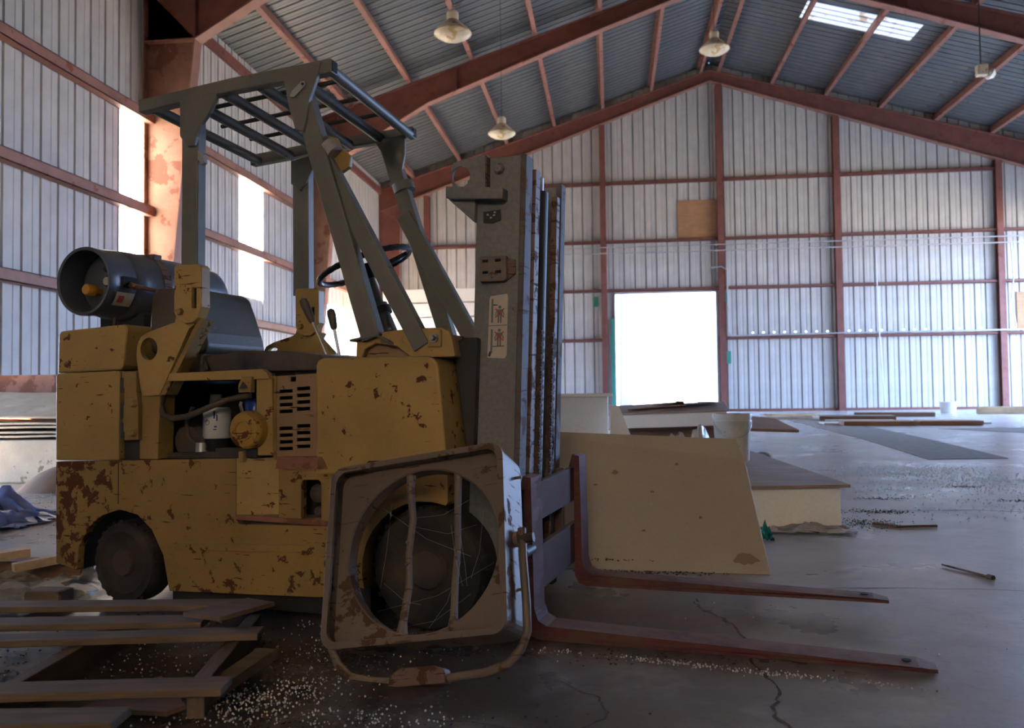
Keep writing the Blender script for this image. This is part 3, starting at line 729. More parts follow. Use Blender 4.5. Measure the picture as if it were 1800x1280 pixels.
# seat
MB().prism([(.06, 1.0), (.05, 1.10), (.06, 1.245), (.09, 1.27), (.235, 1.268), (.265, 1.25), (.29, 1.19), (.33, 1.08), (.345, 1.02), (.32, .995)], .13, .52).build('seat_back', 'seat_grey', T, bevel=.05, seg=5)
cu = MB().prism([(.33, .925), (.325, .965), (.36, .988), (.55, 1.0), (.72, .995), (.87, .975), (.905, .950), (.90, .925), (.86, .915), (.36, .915)], .12, .72).build('seat_cushion', 'black_vinyl', T, bevel=.032, seg=5)
MB().prism([(.14, .93), (.14, 1.0), (.30, 1.0), (.36, .975), (.36, .905)], .14, .60).build('seat_hinge', 'seat_grey', T, bevel=.008)
MB().bar((.335, .11, .985), (.36, .11, .925), .012, .03).build('seat_strap', 'hub', T)
MB().box(.36, .86, .16, .68, .895, .92).build('seat_pan', 'black_vinyl', T, bevel=.006)
# steering wheel and column
WC = Vector((.900, .42, 1.352)); wa = Vector((-.34, -.10, .93)).normalized(); wx = Vector((0, 1, 0)); wy = wa.cross(wx).normalized(); wx = wy.cross(wa).normalized()
sw = MB()
ring = [WC + (wy * math.cos(2 * PI * i / 64) + wx * math.sin(2 * PI * i / 64)) * .195 for i in range(64)]
sw.tube(ring, [.0135 if i % 2 else .0115 for i in range(64)], 8, closed=True)
sw = sw.build('steering_wheel', 'black_grip', T, smooth=True)
for k in range(3):
    a = math.radians(25 + 120 * k); MB().tube([WC - wa * .03, WC + (wy * math.cos(a) + wx * math.sin(a)) * .19], .009, 8).build('spoke', 'black_grip', sw, smooth=True)
MB().tube([WC + wa * .005, WC - wa * .05, WC - wa * .06], [.028, .034, .03], 14).build('wheel_hub', 'dark_metal', sw, smooth=True)
colv = Vector((1.04, .42, 1.0)); dcol = (colv - WC).normalized()
sc_ = MB().tube([WC + dcol * .05, WC + dcol * .17, WC + dcol * .175, WC + dcol * .20, WC + dcol * .205, WC + dcol * .40], [.022, .022, .034, .034, .030, .040], 14).build('steering_column', 'guard_grey', T, smooth=True)
MB().tube([WC + dcol * .19, WC + dcol * .22], .042, 14).build('column_collar', 'dark_metal', sc_, smooth=True)
# control levers
for (x0, z0, x1, z1, y) in ((.812, .945, .685, 1.205, .30), (.822, .945, .775, 1.165, .36)):
    a, b = Vector((x0, y, z0)), Vector((x1, y, z1)); d = (b - a)
    lv = MB().tube([a, b], .007, 8).build('control_lever', 'light_grey_metal', T, smooth=True)
    MB().tube([a + d * .66, a + d * .70, a + d * .93, a + d * 1.02, a + d * 1.05], [.010, .015, .019, .016, .006], 12).build('lever_knob', 'seat_grey', lv, smooth=True)

# overhead guard
G = MB().bar((.358, .035, 1.30), (.362, .035, 1.975), .05, .078, up=(1, 0, 0)).build('guard_post', 'guard_grey', T, bevel=.005)
MB().bar((.333, Wd - .03, 1.30), (.333, Wd - .03, 1.95), .05, .088, up=(1, 0, 0)).build('guard_post', 'guard_grey', T, bevel=.005)
def rail(y, w=.045, dx=0.0):
    pts = [(.118 + dx, 1.985), (.56 + dx, 2.012), (1.005 + dx, 2.024)]
    m = MB(); h = .052
    m.prism([(a, z + h / 2) for a, z in pts] + [(a, z - h / 2) for a, z in reversed(pts)], y - w / 2, y + w / 2)
    return m.build('guard_rail', 'guard_grey', T, bevel=.005)
r1 = rail(.02); r2 = rail(Wd - .03, dx=-.075)
MB().box(1.004, 1.008, .004, .036, 2.005, 2.043).build('rail_opening', 'pit_black', r1)
MB().box(.929, .933, Wd - .046, Wd - .014, 2.005, 2.043).build('rail_opening', 'pit_black', r2)
for k, ux in enumerate((.165, .345, .51, .675, .84, .985)):
    zz = 1.978 + (ux - .118) * .045
    MB().tube([(ux, .03, zz), (ux - .075, Wd - .03, zz - .002)], .0225, 14).build('guard_tube', 'guard_grey', T, smooth=True)
for yv in (.20, .40, .60):
    MB().tube([(.20, yv, 2.012), (.97 - .08 * yv, yv, 2.05)], .009, 6).build('guard_rod', 'dark_metal', T, smooth=True)
MB().prism([(.325, 1.985), (.50, 2.0), (.495, 1.965), (.465, 1.915), (.425, 1.875), (.402, 1.83), (.395, 1.795), (.36, 1.795), (.325, 1.84)], -.004, .016).build('gusset', 'guard_grey', T, bevel=.003)
MB().prism([(.29, 1.95), (.44, 1.97), (.41, 1.90), (.375, 1.84), (.34, 1.80), (.29, 1.84)], Wd - .07, Wd - .055).build('gusset', 'guard_grey', T, bevel=.003)
MB().prism([(.79, 2.03), (.965, 2.04), (.945, 1.98), (.915, 1.91), (.90, 1.83), (.888, 1.79), (.855, 1.80), (.83, 1.88), (.81, 1.97)], -.008, .012).build('gusset', 'guard_grey', T, bevel=.003)
MB().prism([(.74, 2.0), (.90, 2.01), (.90, 1.92), (.885, 1.85), (.84, 1.85)], Wd - .07, Wd - .055).build('gusset', 'guard_grey', T, bevel=.003)
MB().bar((.852, .030, 1.985), (1.155, .030, 1.020), .05, .074, up=(1, 0, 0)).build('guard_leg', 'guard_grey', T, bevel=.004)
MB().bar((.80, Wd - .045, 1.985), (1.125, Wd - .045, .99), .05, .070, up=(1, 0, 0)).build('guard_leg', 'guard_grey', T, bevel=.004)
MB().bar((.955, .045, 1.68), (1.345, .045, .985), .045, .064, up=(1, 0, 0)).build('leg_brace', 'guard_grey', T, bevel=.004)
MB().bar((.89, Wd - .06, 1.64), (1.265, Wd - .06, .985), .045, .074, up=(1, 0, 0)).build('leg_brace', 'guard_grey', T, bevel=.004)
hl = MB().prism([(.835, 1.925), (.855, 1.92), (.90, 1.955), (.905, 1.965), (.90, 1.975), (.885, 1.975), (.845, 1.945)], -.016, -.009).build('lamp_tab', 'light_grey_metal', T, bevel=.002)
MB().lathe([(.001, -.002), (.005, -.002), (.005, .002), (.001, .002)], (.893, -.017, 1.964), 'y', 10).build('tab_hole', 'pit_black', hl)
MB().tube([(.97, .03, 1.745), (1.0, .03, 1.71)], .03, 12).build('clamp', 'light_grey_metal', T, smooth=True)
lb = MB().prism([(.93, 1.755), (.955, 1.785), (.99, 1.775), (1.005, 1.74), (1.05, 1.70), (1.045, 1.66), (.985, 1.63), (.96, 1.66), (.945, 1.70)], .055, .075).build('lamp_bracket', 'truck_yellow_dark', T, bevel=.003)
MB().lathe([(.001, -.004), (.008, -.004), (.008, .0), (.001, 0)], (.975, .056, 1.745), 'y', 12).build('bracket_hole', 'pit_black', lb)
MB().tube([(.875, Wd - .045, 1.79), (.888, Wd - .045, 1.75)], .052, 10).build('leg_clamp', 'guard_grey', T, smooth=True)
MB().prism([(.40, 1.78), (.425, 1.76), (.43, 1.73), (.415, 1.72), (.405, 1.74), (.40, 1.74)], .01, .03).build('post_clip', 'light_grey_metal', T)

# mast: tilted a little forward; channels, cylinder, chains
def mx(z, u0): return u0 + (z - .605) * .038
def mslab(name, u0, u1, y0, y1, z0, z1, mat, par=T, bev=.003):
    return MB().prism([(mx(z0, u0), z0), (mx(z0, u1), z0), (mx(z1, u1), z1), (mx(z1, u0), z1)], y0, y1).build(name, mat, par, bevel=bev)
ZT = 1.663
MY = .15
web = mslab('mast_channel', 1.476, 1.640, MY, MY + .014, .06, ZT, 'mast_grey')
mslab('flange', 1.640, 1.660, MY, MY + .075, .06, ZT, 'mast_edge', web)
mslab('flange', 1.474, 1.490, MY + .014, MY + .075, .06, ZT - .02, 'mast_grey', web)
ic = mslab('sliding_channel', 1.640, 1.664, MY + .10, MY + .155, .10, ZT - .03, 'mast_rusty')
mslab('web', 1.50, 1.640, MY + .10, MY + .114, .10, ZT - .03, 'mast_grey', ic)
ic2 = mslab('sliding_channel', 1.640, 1.664, .52, .56, .10, ZT - .07, 'mast_rusty')
fc = mslab('mast_channel', 1.50, 1.640, .63, .644, .06, ZT - .005, 'mast_grey')
mslab('flange', 1.640, 1.662, .585, .644, .06, ZT - .005, 'mast_edge', fc)
mslab('flange', 1.50, 1.515, .585, .63, .06, ZT - .005, 'mast_grey', fc)
cyl = MB().tube([(mx(.15, 1.62), .385, .15), (mx(1.58, 1.62), .385, 1.58)], .048, 20).build('lift_cylinder', 'dark_metal', T, smooth=True)
MB().tube([(mx(1.58, 1.62), .385, 1.58), (mx(1.635, 1.62), .385, 1.635)], .030, 18).build('cylinder_rod', 'light_grey_metal', cyl, smooth=True)
for yv, zt in ((.335, 1.06), (.475, 1.05)):
    ch = MB().bar((mx(.45, 1.668), yv, .45), (mx(zt, 1.668), yv, zt), .012, .018, up=(1, 0, 0)).build('lift_chain', 'chain_grease', T)
    z = .46; k = 0
    lm = MB().tube([(0, -.016, 0), (0, .016, 0)], .0115, 8)
    first = None
    while z < zt:
        if first is None: first = lm.build('chain_link', 'chain_grease', ch, smooth=True); oo = first
        else: oo = dup(first, ch)
        oo.location = (mx(z, 1.668), yv + (.004 if k % 2 else -.004), z); z += .0225; k += 1
MB().tube([(mx(.55, 1.665), .50, .55), (mx(.56, 1.67), .53, .62), (mx(.6, 1.665), .51, .70)], .008, 8).build('chain_anchor', 'dark_metal', T, smooth=True)
for z in (.14, .62, 1.46):   # rear cross ties
    mslab('cross_tie', 1.455, 1.474, MY, .644, z, z + .09, 'mast_grey')
# top bracket with a round hole, and its shelf
bh = [(1.462 + .034 * math.cos(a * PI / 12), 1.598 + .038 * math.sin(a * PI / 12)) for a in range(24)]
tb = MB().prism([(1.428, 1.552), (1.424, 1.635), (1.435, 1.652), (1.560, 1.668), (1.558, 1.552)], MY - .03, MY - .018, holes=[bh]).build('lug_bracket', 'mast_grey', T, bevel=.002)
MB().prism([(1.412, 1.562), (1.630, 1.538), (1.628, 1.498), (1.43, 1.515), (1.412, 1.52)], MY - .055, MY).build('bracket_shelf', 'mast_grey', tb, bevel=.003)
MB().prism([(1.412, 1.52), (1.43, 1.515), (1.515, 1.512), (1.510, 1.43)], MY - .03, MY).build('bracket_rib', 'mast_grey', tb, bevel=.002)
MB().tube([(1.475, MY + .05, 1.54), (1.475, MY + .05, 1.60)], .020, 12).build('pin', 'mast_grey', tb, smooth=True)
MB().box(1.556, 1.562, MY - .034, MY, 1.552, 1.665).build('bracket_edge', 'mast_rusty', tb)
MB().lathe([(.001, -.020), (.014, -.020), (.019, -.012), (.019, 0), (.001, 0)], (1.598, MY, 1.618), 'y', 8).build('bolt_head', 'mast_grey', T)
tr_ = MB().prism([(1.535, 1.50 - .03), (1.60, 1.473), (1.602, 1.435), (1.57, 1.425), (1.535, 1.43)], MY - .002, MY + .001).build('torn_label', 'dark_metal', T)
for (a, b) in ((1.548, 1.455), (1.572, 1.452), (1.575, 1.462), (1.56, 1.444)): MB().box(a, a + .008, MY - .003, MY, b, b + .006).build('label_scrap', 'light_grey_metal', tr_)
bk = MB().prism([(1.528, 1.215), (1.528, 1.300), (1.532, 1.306), (1.628, 1.304), (1.630, 1.222), (1.62, 1.214)], MY - .030, MY).build('slotted_bracket', 'fan_beige', T, bevel=.004)
for a in (1.540, 1.588):
    for b in (1.283, 1.243): MB().box(a, a + .022, MY - .0315, MY - .028, b, b + .010).build('slot', 'pit_black', bk, bevel=.002)
MB().prism([(1.628, 1.222), (1.628, 1.30), (1.655, 1.29), (1.655, 1.24)], MY - .008, MY).build('bracket_lug', 'mast_rusty', bk)
# warning decal with two pictograms
def dz(a, b): return (mx(b, 1.476) + a, b)
dec = MB().prism([dz(.055, .948), dz(.058, 1.155), dz(.063, 1.166), dz(.125, 1.172), dz(.128, 1.16), dz(.128, .955), dz(.120, .944)], MY - .0012, MY).build('warning_decal', 'sticker', T)
def ink(name, mat, poly, lift=.0018): MB().prism([dz(*p) for p in poly], MY - lift, MY - .001).build(name, mat, dec)
ink('printed_line', 'print_dark', [(.056, 1.060), (.127, 1.060), (.127, 1.062), (.056, 1.062)])
for z0 in (1.064, .956):
    hi = z0 > 1.0
    ink('printed_mast', 'print_grey', [(.066, z0 + .008), (.073, z0 + .008), (.073, z0 + .092), (.066, z0 + .092)])
    if hi: ink('printed_fork', 'print_dark', [(.073, z0 + .068), (.090, z0 + .068), (.090, z0 + .071), (.073, z0 + .073)])
    else: ink('printed_fork', 'print_dark', [(.073, z0 + .030), (.118, z0 + .030), (.118, z0 + .033), (.073, z0 + .033)])
    b0 = z0 + (.006 if hi else .032); xc = .098
    ink('printed_leg', 'print_grey', [(xc - .007, b0), (xc - .002, b0), (xc - .001, b0 + .028), (xc - .008, b0 + .028)])
    ink('printed_leg', 'print_grey', [(xc + .002, b0), (xc + .007, b0), (xc + .008, b0 + .028), (xc + .001, b0 + .028)])
    ink('printed_torso', 'print_grey', [(xc - .009, b0 + .027), (xc + .009, b0 + .027), (xc + .010, b0 + .048), (xc - .010, b0 + .048)])
    ink('printed_arm', 'print_grey', [(xc - .018, b0 + .026), (xc - .015, b0 + .025), (xc - .008, b0 + .047), (xc - .011, b0 + .048)])
    ink('printed_arm', 'print_grey', [(xc + .018, b0 + .026), (xc + .015, b0 + .025), (xc + .008, b0 + .047), (xc + .011, b0 + .048)])
    ink('printed_head', 'print_grey', [(xc + .006 * math.cos(k * PI / 5), b0 + .056 + .006 * math.sin(k * PI / 5)) for k in range(10)])
    ink('printed_cross', 'print_red', [(xc - .018, b0 + .020), (xc - .015, b0 + .018), (xc + .018, b0 + .050), (xc + .015, b0 + .052)], .0024)
    ink('printed_cross', 'print_red', [(xc + .018, b0 + .020), (xc + .015, b0 + .018), (xc - .018, b0 + .050), (xc - .015, b0 + .052)], .0024)
ink('printed_mark', 'print_dark', [(.058, .952), (.066, .952), (.070, .966), (.066, .972), (.060, .966)])
# carriage and forks
MB().prism([(.10, .365), (.73, .385), (.73, .520), (.10, .500)], 1.685, 1.708, 'x').build('carriage_bar', 'carriage', T, bevel=.004)
MB().prism([(.10, .118), (.73, .138), (.73, .295), (.10, .275)], 1.685, 1.708, 'x').build('carriage_bar', 'carriage', T, bevel=.004)
for yv in (.22, .58): MB().box(1.655, 1.686, yv, yv + .03, .12, .52).build('carriage_plate', 'carriage', T)
def fork(y0, w, zb, ztop, tip, ztip):
    pr = [(1.712, ztop), (1.735, ztop - .004), (1.742, zb + .10), (1.755, zb + .062), (1.785, zb + .046), (tip - .05, ztip + .018), (tip, ztip + .010), (tip, ztip), (1.80, zb), (1.755, zb), (1.725, zb + .012), (1.710, zb + .04)]
    f_ = MB()
    f_.prism(pr, y0, y0 + w)
    # taper the tip in plan
    f_.v = [(x, (y0 + w / 2) + (y - y0 - w / 2) * (1 - .45 * max(0, (x - tip + .06) / .06)) if x > tip - .06 else y, z) for x, y, z in f_.v]
    o_ = f_.build('fork', 'fork_red', T, bevel=.004)
    MB().lathe([(.001, 0), (.013, 0), (.013, .003), (.001, .003)], (tip - .08, y0 + w / 2, ztip + .0205), 'z', 14).build('fork_hole', 'pit_black', o_)
    hk = MB().prism([(1.685, ztop - .05), (1.70, ztop + .002), (1.718, ztop), (1.718, ztop - .05)], y0 + .02, y0 + w - .02).build('fork_hook', 'carriage', o_, bevel=.003)
    return o_
fork(.045, .115, .003, .540, 2.95, .003)
fork(.665, .105, .045, .568, 2.87, .050)
pn = MB().tube([(1.73, -.03, .30), (1.73, .06, .30)], .018, 12).build('carriage_pin', 'dark_metal', T, smooth=True)

# ------------------------------------------------------------------ gas cylinder strapped on the counterweight
tc = Vector((-.157, 0, 1.295)); Mtr = Matrix.Translation(TL) @ Matrix.Rotation(TR[2], 4, 'Z')
bl = Mtr @ Vector((-.157, .35, 1.14))
tk = thing('gas_cylinder', 'grey steel gas cylinder lying across the rear of the yellow forklift', 'gas cylinder', bl, TR)
CZ = .158; Y0 = -.35
MB().lathe([(.001, .10), (.09, .10), (.125, .115), (.147, .15), (.150, .19), (.150, .31), (.153, .315), (.153, .335), (.150, .34), (.150, .66), (.143, .71), (.115, .755), (.05, .775), (.001, .778)], (0, Y0, CZ), 'y', 44).build('tank_body', 'tank_grey', tk, smooth=True)
rg = MB().lathe([(.128, -.005), (.139, -.008), (.142, .0), (.140, .03), (.146, .13), (.134, .135), (.130, .03)], (0, Y0, CZ), 'y', 44, closed=True)
# leave an opening low in the collar and one at the side
rg.f = [f for f in rg.f if not (lambda c: (.02 < c.y - Y0 < .11) and (-1.95 < math.atan2(c.z - CZ, c.x) < -1.25))(sum((Vector(rg.v[i]) for i in f), Vector()) / len(f))]
rg.build('collar', 'tank_grey', tk, smooth=True)
plg = MB().lathe([(.001, .02), (.020, .02), (.024, .026), (.024, .06), (.012, .065), (.012, .11), (.001, .11)], (-.015, Y0, CZ - .03), 'y', 20).build('valve_plug', 'orange_plastic', tk, smooth=True)
gg = MB().lathe([(.001, .06), (.020, .06), (.024, .066), (.024, .10), (.001, .10)], (.055, Y0, CZ + .005), 'y', 20).build('gauge', 'dark_metal', tk, smooth=True)
MB().lathe([(.001, .057), (.017, .057), (.017, .06), (.001, .06)], (.055, Y0, CZ + .005), 'y', 20).build('gauge_face', 'sticker', gg, smooth=True)
MB().tube([(.02, Y0 + .09, CZ + .06), (.08, Y0 + .09, CZ + .075)], .014, 10).build('valve_stem', 'dark_metal', tk, smooth=True)
MB().lathe([(.151, .285), (.1545, .287), (.1545, .330), (.151, .332)], (0, Y0, CZ), 'y', 40, closed=True).build('strap', 'mast_rusty', tk, smooth=True)
MB().box(.05, .09, Y0 + .285, Y0 + .335, CZ + .125, CZ + .15, M=Matrix.Translation((0, 0, 0))).build('strap_buckle', 'mast_rusty', tk, bevel=.004)
Mc = Matrix.Translation((0, Y0, CZ))
def onskin(name, mat, a0, a1, y0, y1, r, n=6):
    m = MB(); vs = []; 
    for i in range(n + 1):
        a = math.radians(a0 + (a1 - a0) * i / n)
        for y in (y0, y1): vs.append((r * math.cos(a), y, r * math.sin(a)))
    m.add(vs, [(2 * i, 2 * i + 1, 2 * i + 3, 2 * i + 2) for i in range(n)], Mc); return m.build(name, mat, tk, smooth=True)
onskin('paper_label', 'sticker', -42, -18, .03, .125, .1475)
onskin('hazard_diamond', 'print_red', -36, -24, .045, .075, .1482, 3)
onskin('collar_opening', 'pit_black', -10, 8, .055, .13, .1478)
MB().tube([(.146, Y0 + .09, CZ - .01), (.165, Y0 + .10, CZ - .02), (.175, Y0 + .14, CZ - .022), (.20, Y0 + .18, CZ - .03), (.30, Y0 + .16, CZ - .04), (.46, Y0 + .08, CZ - .055)], [.012, .014, .009, .008, .008, .008], 8).build('gas_hose', 'rust_plate', tk, smooth=True)
for yv in (.20, .55): MB().prism([(-.12, -.026), (.12, -.026), (.12, .03), (.09, .05), (.06, .032), (0, .008), (-.06, .032), (-.09, .05), (-.12, .03)], Y0 + yv, Y0 + yv + .06).build('cradle', 'dark_metal', tk)
MB().tube([(.03, Y0 + .13, .02), (.025, Y0 + .13, -.03)], .006, 6).build('cradle_pin', 'rust_plate', tk)

# ------------------------------------------------------------------ empty fan housing propped on the forklift
FN = thing('fan_housing', 'empty square beige fan housing on a bent tube stand against the forklift wheel', 'fan', (-.574, 2.402, .387), (-.405, -.162, -.196))
hx, hz_, rr_ = .283, .270, .045
def rrect(a, b, r, n=6):
    return arc(a - r, b - r, r, 0, 90, n) + arc(-a + r, b - r, r, 90, 180, n) + arc(-a + r, -b + r, r, 180, 270, n) + arc(a - r, -b + r, r, 270, 360, n)
o_ = rrect(hx, hz_, rr_); i_ = rrect(hx - .006, hz_ - .006, rr_ - .004)
MB().prism(o_, 0, .155, holes=[i_]).build('shell', 'fan_beige', FN)
lipi = rrect(hx - .016, hz_ - .016, rr_ - .008)
MB().prism(rrect(hx + .003, hz_ + .003, rr_), -.006, .008, holes=[lipi]).build('rim_lip', 'fan_beige', FN, bevel=.003)
circ = [(.247 * math.cos(2 * PI * k / 56), .247 * math.sin(2 * PI * k / 56)) for k in range(56)]
MB().prism(rrect(hx - .006, hz_ - .006, rr_ - .004), .055, .060, holes=[circ]).build('orifice_panel', 'fan_beige', FN)
MB().lathe([(.247, .055), (.243, .060), (.243, .105), (.247, .105)], (0, 0, 0), 'y', 56, closed=True).build('orifice_ring', 'fan_beige', FN, smooth=True)
for xs, tw in ((-.055, .012), (.105, .0)):
    pts = [(xs + .006, .075, .238), (xs + .004, .078, .20), (xs + tw, .082, .10), (xs, .084, 0), (xs - .008 + tw, .082, -.10), (xs - .01, .078, -.20), (xs - .012, .075, -.238)]
    s_ = MB().tube(pts, [.016, .012, .011, .010, .011, .012, .018], 8).build('motor_strut', 'fan_beige', FN, smooth=True)
    for zz in (.03, -.035): MB().lathe([(.001, -.004), (.005, -.004), (.006, 0), (.001, 0)], (xs, .073, zz), 'y', 10).build('strut_bolt', 'mast_rusty', s_)
sx = hx + .022
cur = [(sx, .085, .03), (sx, .085, -.05), (sx + .004, .09, -.18), (sx + .002, .095, -.255), (sx - .02, .10, -.30), (sx - .06, .105, -.335), (sx - .13, .11, -.352)]
pts = cur + [(.0, .112, -.362)] + [(-x, y, z) for x, y, z in reversed(cur)]
stn = MB()
for a, b in zip(pts[:-1], pts[1:]): pass
stn.tube(pts, .0125, 10); stn.build('stand', 'fan_beige', FN, smooth=True)
for s in (1, -1):
    k = MB().tube([(s * (hx - .004), .085, 0), (s * (sx + .035), .085, 0)], .014, 12).build('pivot_knob', 'dark_metal', FN, smooth=True)
    MB().tube([(s * hx, .085, .0), (s * (hx + .012), .085, .0)], .022, 12).build('pivot_washer', 'fan_beige', k, smooth=True)
    for zz in (.19, -.14): MB().tube([(s * hx, .10, zz), (s * (hx + .022), .10, zz)], .0045, 6).build('screw', 'mast_rusty', FN)
pd = MB().prism([(-.115, -.375), (-.11, -.345), (-.08, -.325), (.03, -.325), (.06, -.335), (.065, -.375)], .085, .135).build('foot_pad', 'mast_rusty', FN, bevel=.006)
# cobwebs in the fan
cw = MB(); rw_ = random.Random(5)
for k in range(11):
    a = rw_.uniform(0, 2 * PI); b = a + rw_.uniform(1.0, 2.6); r0 = rw_.uniform(.12, .23); r1 = rw_.uniform(.10, .23)
    p0 = Vector((r0 * math.cos(a), .07, r0 * math.sin(a) - .02)); p1 = Vector((r1 * math.cos(b), .08, r1 * math.sin(b) - .02)); mid = (p0 + p1) / 2 + Vector((0, rw_.uniform(-.01, .03), -.02))
    cw.tube([p0, (p0 + mid) / 2, mid, (p1 + mid) / 2, p1], .0004, 3, caps=False)
co = cw.build('cobweb', 'cobweb', FN); co['kind'] = 'stuff'

# ------------------------------------------------------------------ white foam beads and debris
def beads(name, mat, spots, label, r0=.0025, r1=.0055, flat=1.0, seed=1, dens=1.0):
    rr = random.Random(seed); m = MB(); vs = []; fs = []
    for (cx_, cy_, cz_, sx_, sy_, n) in spots:
        for k in range(int(n * dens)):
            x, y = rr.gauss(cx_, sx_), rr.gauss(cy_, sy_); r = rr.uniform(r0, r1); z = cz_ + r * flat * .9
            o = len(vs); a = rr.uniform(0, 3)
            ca, sa = math.cos(a) * r, math.sin(a) * r
            vs += [(x + ca, y + sa, z), (x - sa, y + ca, z), (x - ca, y - sa, z), (x + sa, y - ca, z), (x, y, z + r * flat), (x, y, z - r * flat)]
            for i in range(4): fs += [(o + i, o + (i + 1) % 4, o + 4), (o + (i + 1) % 4, o + i, o + 5)]
    m.v, m.f = vs, fs
    return tag(m.build(name, mat), label, 'debris', kind='stuff')
sp_ = [(-.98, 2.15, 0, .10, .08, 500), (-.86, 2.28, 0, .08, .10, 350), (-.80, 1.98, 0, .12, .05, 260), (-1.15, 2.2, 0, .12, .12, 250), (-.60, 2.1, 0, .10, .04, 180)]
rrk = random.Random(2)
for k in range(14):
    t_ = k / 13; sp_.append((-.22 + .92 * t_ * 1.15, 2.725 - .235 * t_ * 1.15 - .02, 0, .035, .012, int((70 if .2 < t_ < .75 else 25) * rrk.uniform(.3, 1.3))))
for k in range(10): sp_.append((-2.2 + .18 * k, 2.3 + .05 * k, 0, .12, .12, 60))
sp_ += [(-1.2, 2.9, 0, .3, .08, 120), (-4.2, 7.0, 0, .6, .5, 250), (1.2, 3.0, 0, .6, .4, 60)]
beads('foam_beads', 'foam_bead', sp_, 'white foam beads scattered over the floor around the pallet and forks', .002, .0042, seed=3, dens=.5)
fb = []
rr = random.Random(9)
shr = []
for k in range(26):
    x = rr.uniform(1.9, 4.6); y = rr.uniform(5.6, 9.5); shr.append((x, y, 0, .28, .14, 50))
shr += [(2.75, 8.7, 0, .35, .25, 500), (3.35, 7.8, 0, .40, .28, 600), (3.7, 7.0, 0, .5, .3, 400)]
beads('glass_shards', 'shard_glass', shr, 'blue-green broken glass scattered on the bright floor at the right', .003, .008, .8, 4)
dbr = [(-.75, 2.05, 0, .35, .10, 250), (-1.0, 2.3, 0, .2, .25, 300), (-1.6, 2.5, 0, .4, .3, 350), (-.85, 2.55, 0, .08, .2, 250), (-4.3, 6.8, 0, .5, .6, 400), (-4.0, 5.2, 0, .4, .3, 150), (.1, 2.66, 0, .3, .05, 150), (1.55, 5.4, 0, .10, .10, 250), (1.75, 5.9, 0, .12, .06, 200), (3.0, 6.5, 0, .12, .04, 120), (2.9, 7.4, 0, .08, .03, 80), (2.0, 6.6, 0, .1, .03, 80)]
beads('dirt_crumbs', 'debris_dark', dbr, 'dark crumbs of dirt and bark strewn over the floor', .002, .0065, .5, 6, dens=1.4)

# ------------------------------------------------------------------ broken pallet and loose timber at the left
PL = thing('broken_pallet', 'broken wooden pallet lying in front of the rear wheel', 'pallet')
def slat(a, b, w, z, t=.02, mat='pallet_wood', name='slat', par=PL, tilt=0):
    a = Vector((*a, z)); b = Vector((*b, z + tilt)); L = (b - a).length; d = (b - a).normalized()
    m = MB().box(-L / 2, L / 2, -w / 2, w / 2, -t / 2, t / 2); o = m.build(name, mat, par, bevel=.003)
    c = (a + b) / 2; o.matrix_local = Matrix.Translation(c) @ d.to_track_quat('X', 'Z').to_matrix().to_4x4(); return o
slat((-2.75, 2.66), (-1.27, 2.815), .095, .10); slat((-2.6, 2.43), (-1.30, 2.60), .10, .10)
slat((-2.5, 2.22), (-1.06, 2.465), .085, .10, tilt=.005); slat((-2.1, 1.84), (-.955, 2.015), .095, .10, tilt=.004)
slat((-1.95, 1.70), (-1.10, 1.80), .10, .10)
slat((-2.25, 1.88), (-2.35, 2.74), .045, .045, .085, name='stringer'); slat((-1.535, 1.88), (-1.62, 2.72), .045, .045, .085, name='stringer'); slat((-1.06, 2.06), (-1.20, 2.74), .045, .045, .085, name='stringer')
def board(name, pts, z0, t, mat, label, rot=None, cat='board', grp=None, tiltx=0, tilty=0, bevel=.002):
    cx_ = sum(p[0] for p in pts) / len(pts); cy_ = sum(p[1] for p in pts) / len(pts)
    o = MB().prism([(p[0] - cx_, p[1] - cy_) for p in pts], -t / 2, t / 2, 'z').build(name, mat, bevel=bevel)
    o.location = (cx_, cy_, z0); o.rotation_euler = (tiltx, tilty, 0); return tag(o, label, cat, grp)
board('loose_board', [(-1.36, 2.56), (-1.25, 2.80), (-1.13, 2.74), (-1.21, 2.50)], .127, .014, 'pallet_wood', 'short board lying askew across the pallet slats', tiltx=-.04)
board('plywood_scrap', [(-1.36, 2.04), (-1.25, 2.24), (-1.09, 2.07), (-1.12, 2.03)], .03, .012, 'brown_wood', 'dark triangular plywood scrap inside the pallet', tiltx=.1)
board('wood_offcut', [(-1.10, 2.12), (-1.04, 2.40), (-.98, 2.40), (-1.05, 2.10)], .05, .03, 'pallet_wood', 'broken wood offcut beside the right pallet edge', tiltx=.12)
board('wood_offcut', [(-2.95, 3.28), (-2.62, 3.56), (-2.56, 3.48), (-2.88, 3.18)], .13, .035, 'pale_wood', 'pale plank end at the left frame edge behind the pallet', tilty=-.05)
board('wood_offcut', [(-2.56, 3.36), (-2.40, 3.52), (-2.34, 3.46), (-2.50, 3.30)], .115, .035, 'pale_wood', 'splintered plank end beside the rear of the forklift', tilty=-.12)
board('wood_offcut', [(-2.95, 3.60), (-2.35, 3.62), (-2.35, 3.52), (-2.95, 3.50)], .05, .09, 'brown_wood', 'dark timber beam behind the rear of the forklift')
board('wood_offcut', [(-2.9, 3.18), (-2.50, 3.22), (-2.48, 3.13), (-2.9, 3.08)], .05, .03, 'pale_wood', 'flat pale plank at the left frame edge beside the plastic sheet')
tag(MB().box(-.075, .075, -.05, .05, 0, .075).build('wood_block', 'pallet_wood', bevel=.012), 'small wood block wedged against the rear tyre', 'block').location = (-2.20, 3.10, 0)
board('dark_tray', [(-1.02, 1.80), (-.92, 1.92), (-.78, 1.88), (-.86, 1.76)], .025, .045, 'dark_metal', 'dark flat tray at the bottom frame edge', cat='tray')

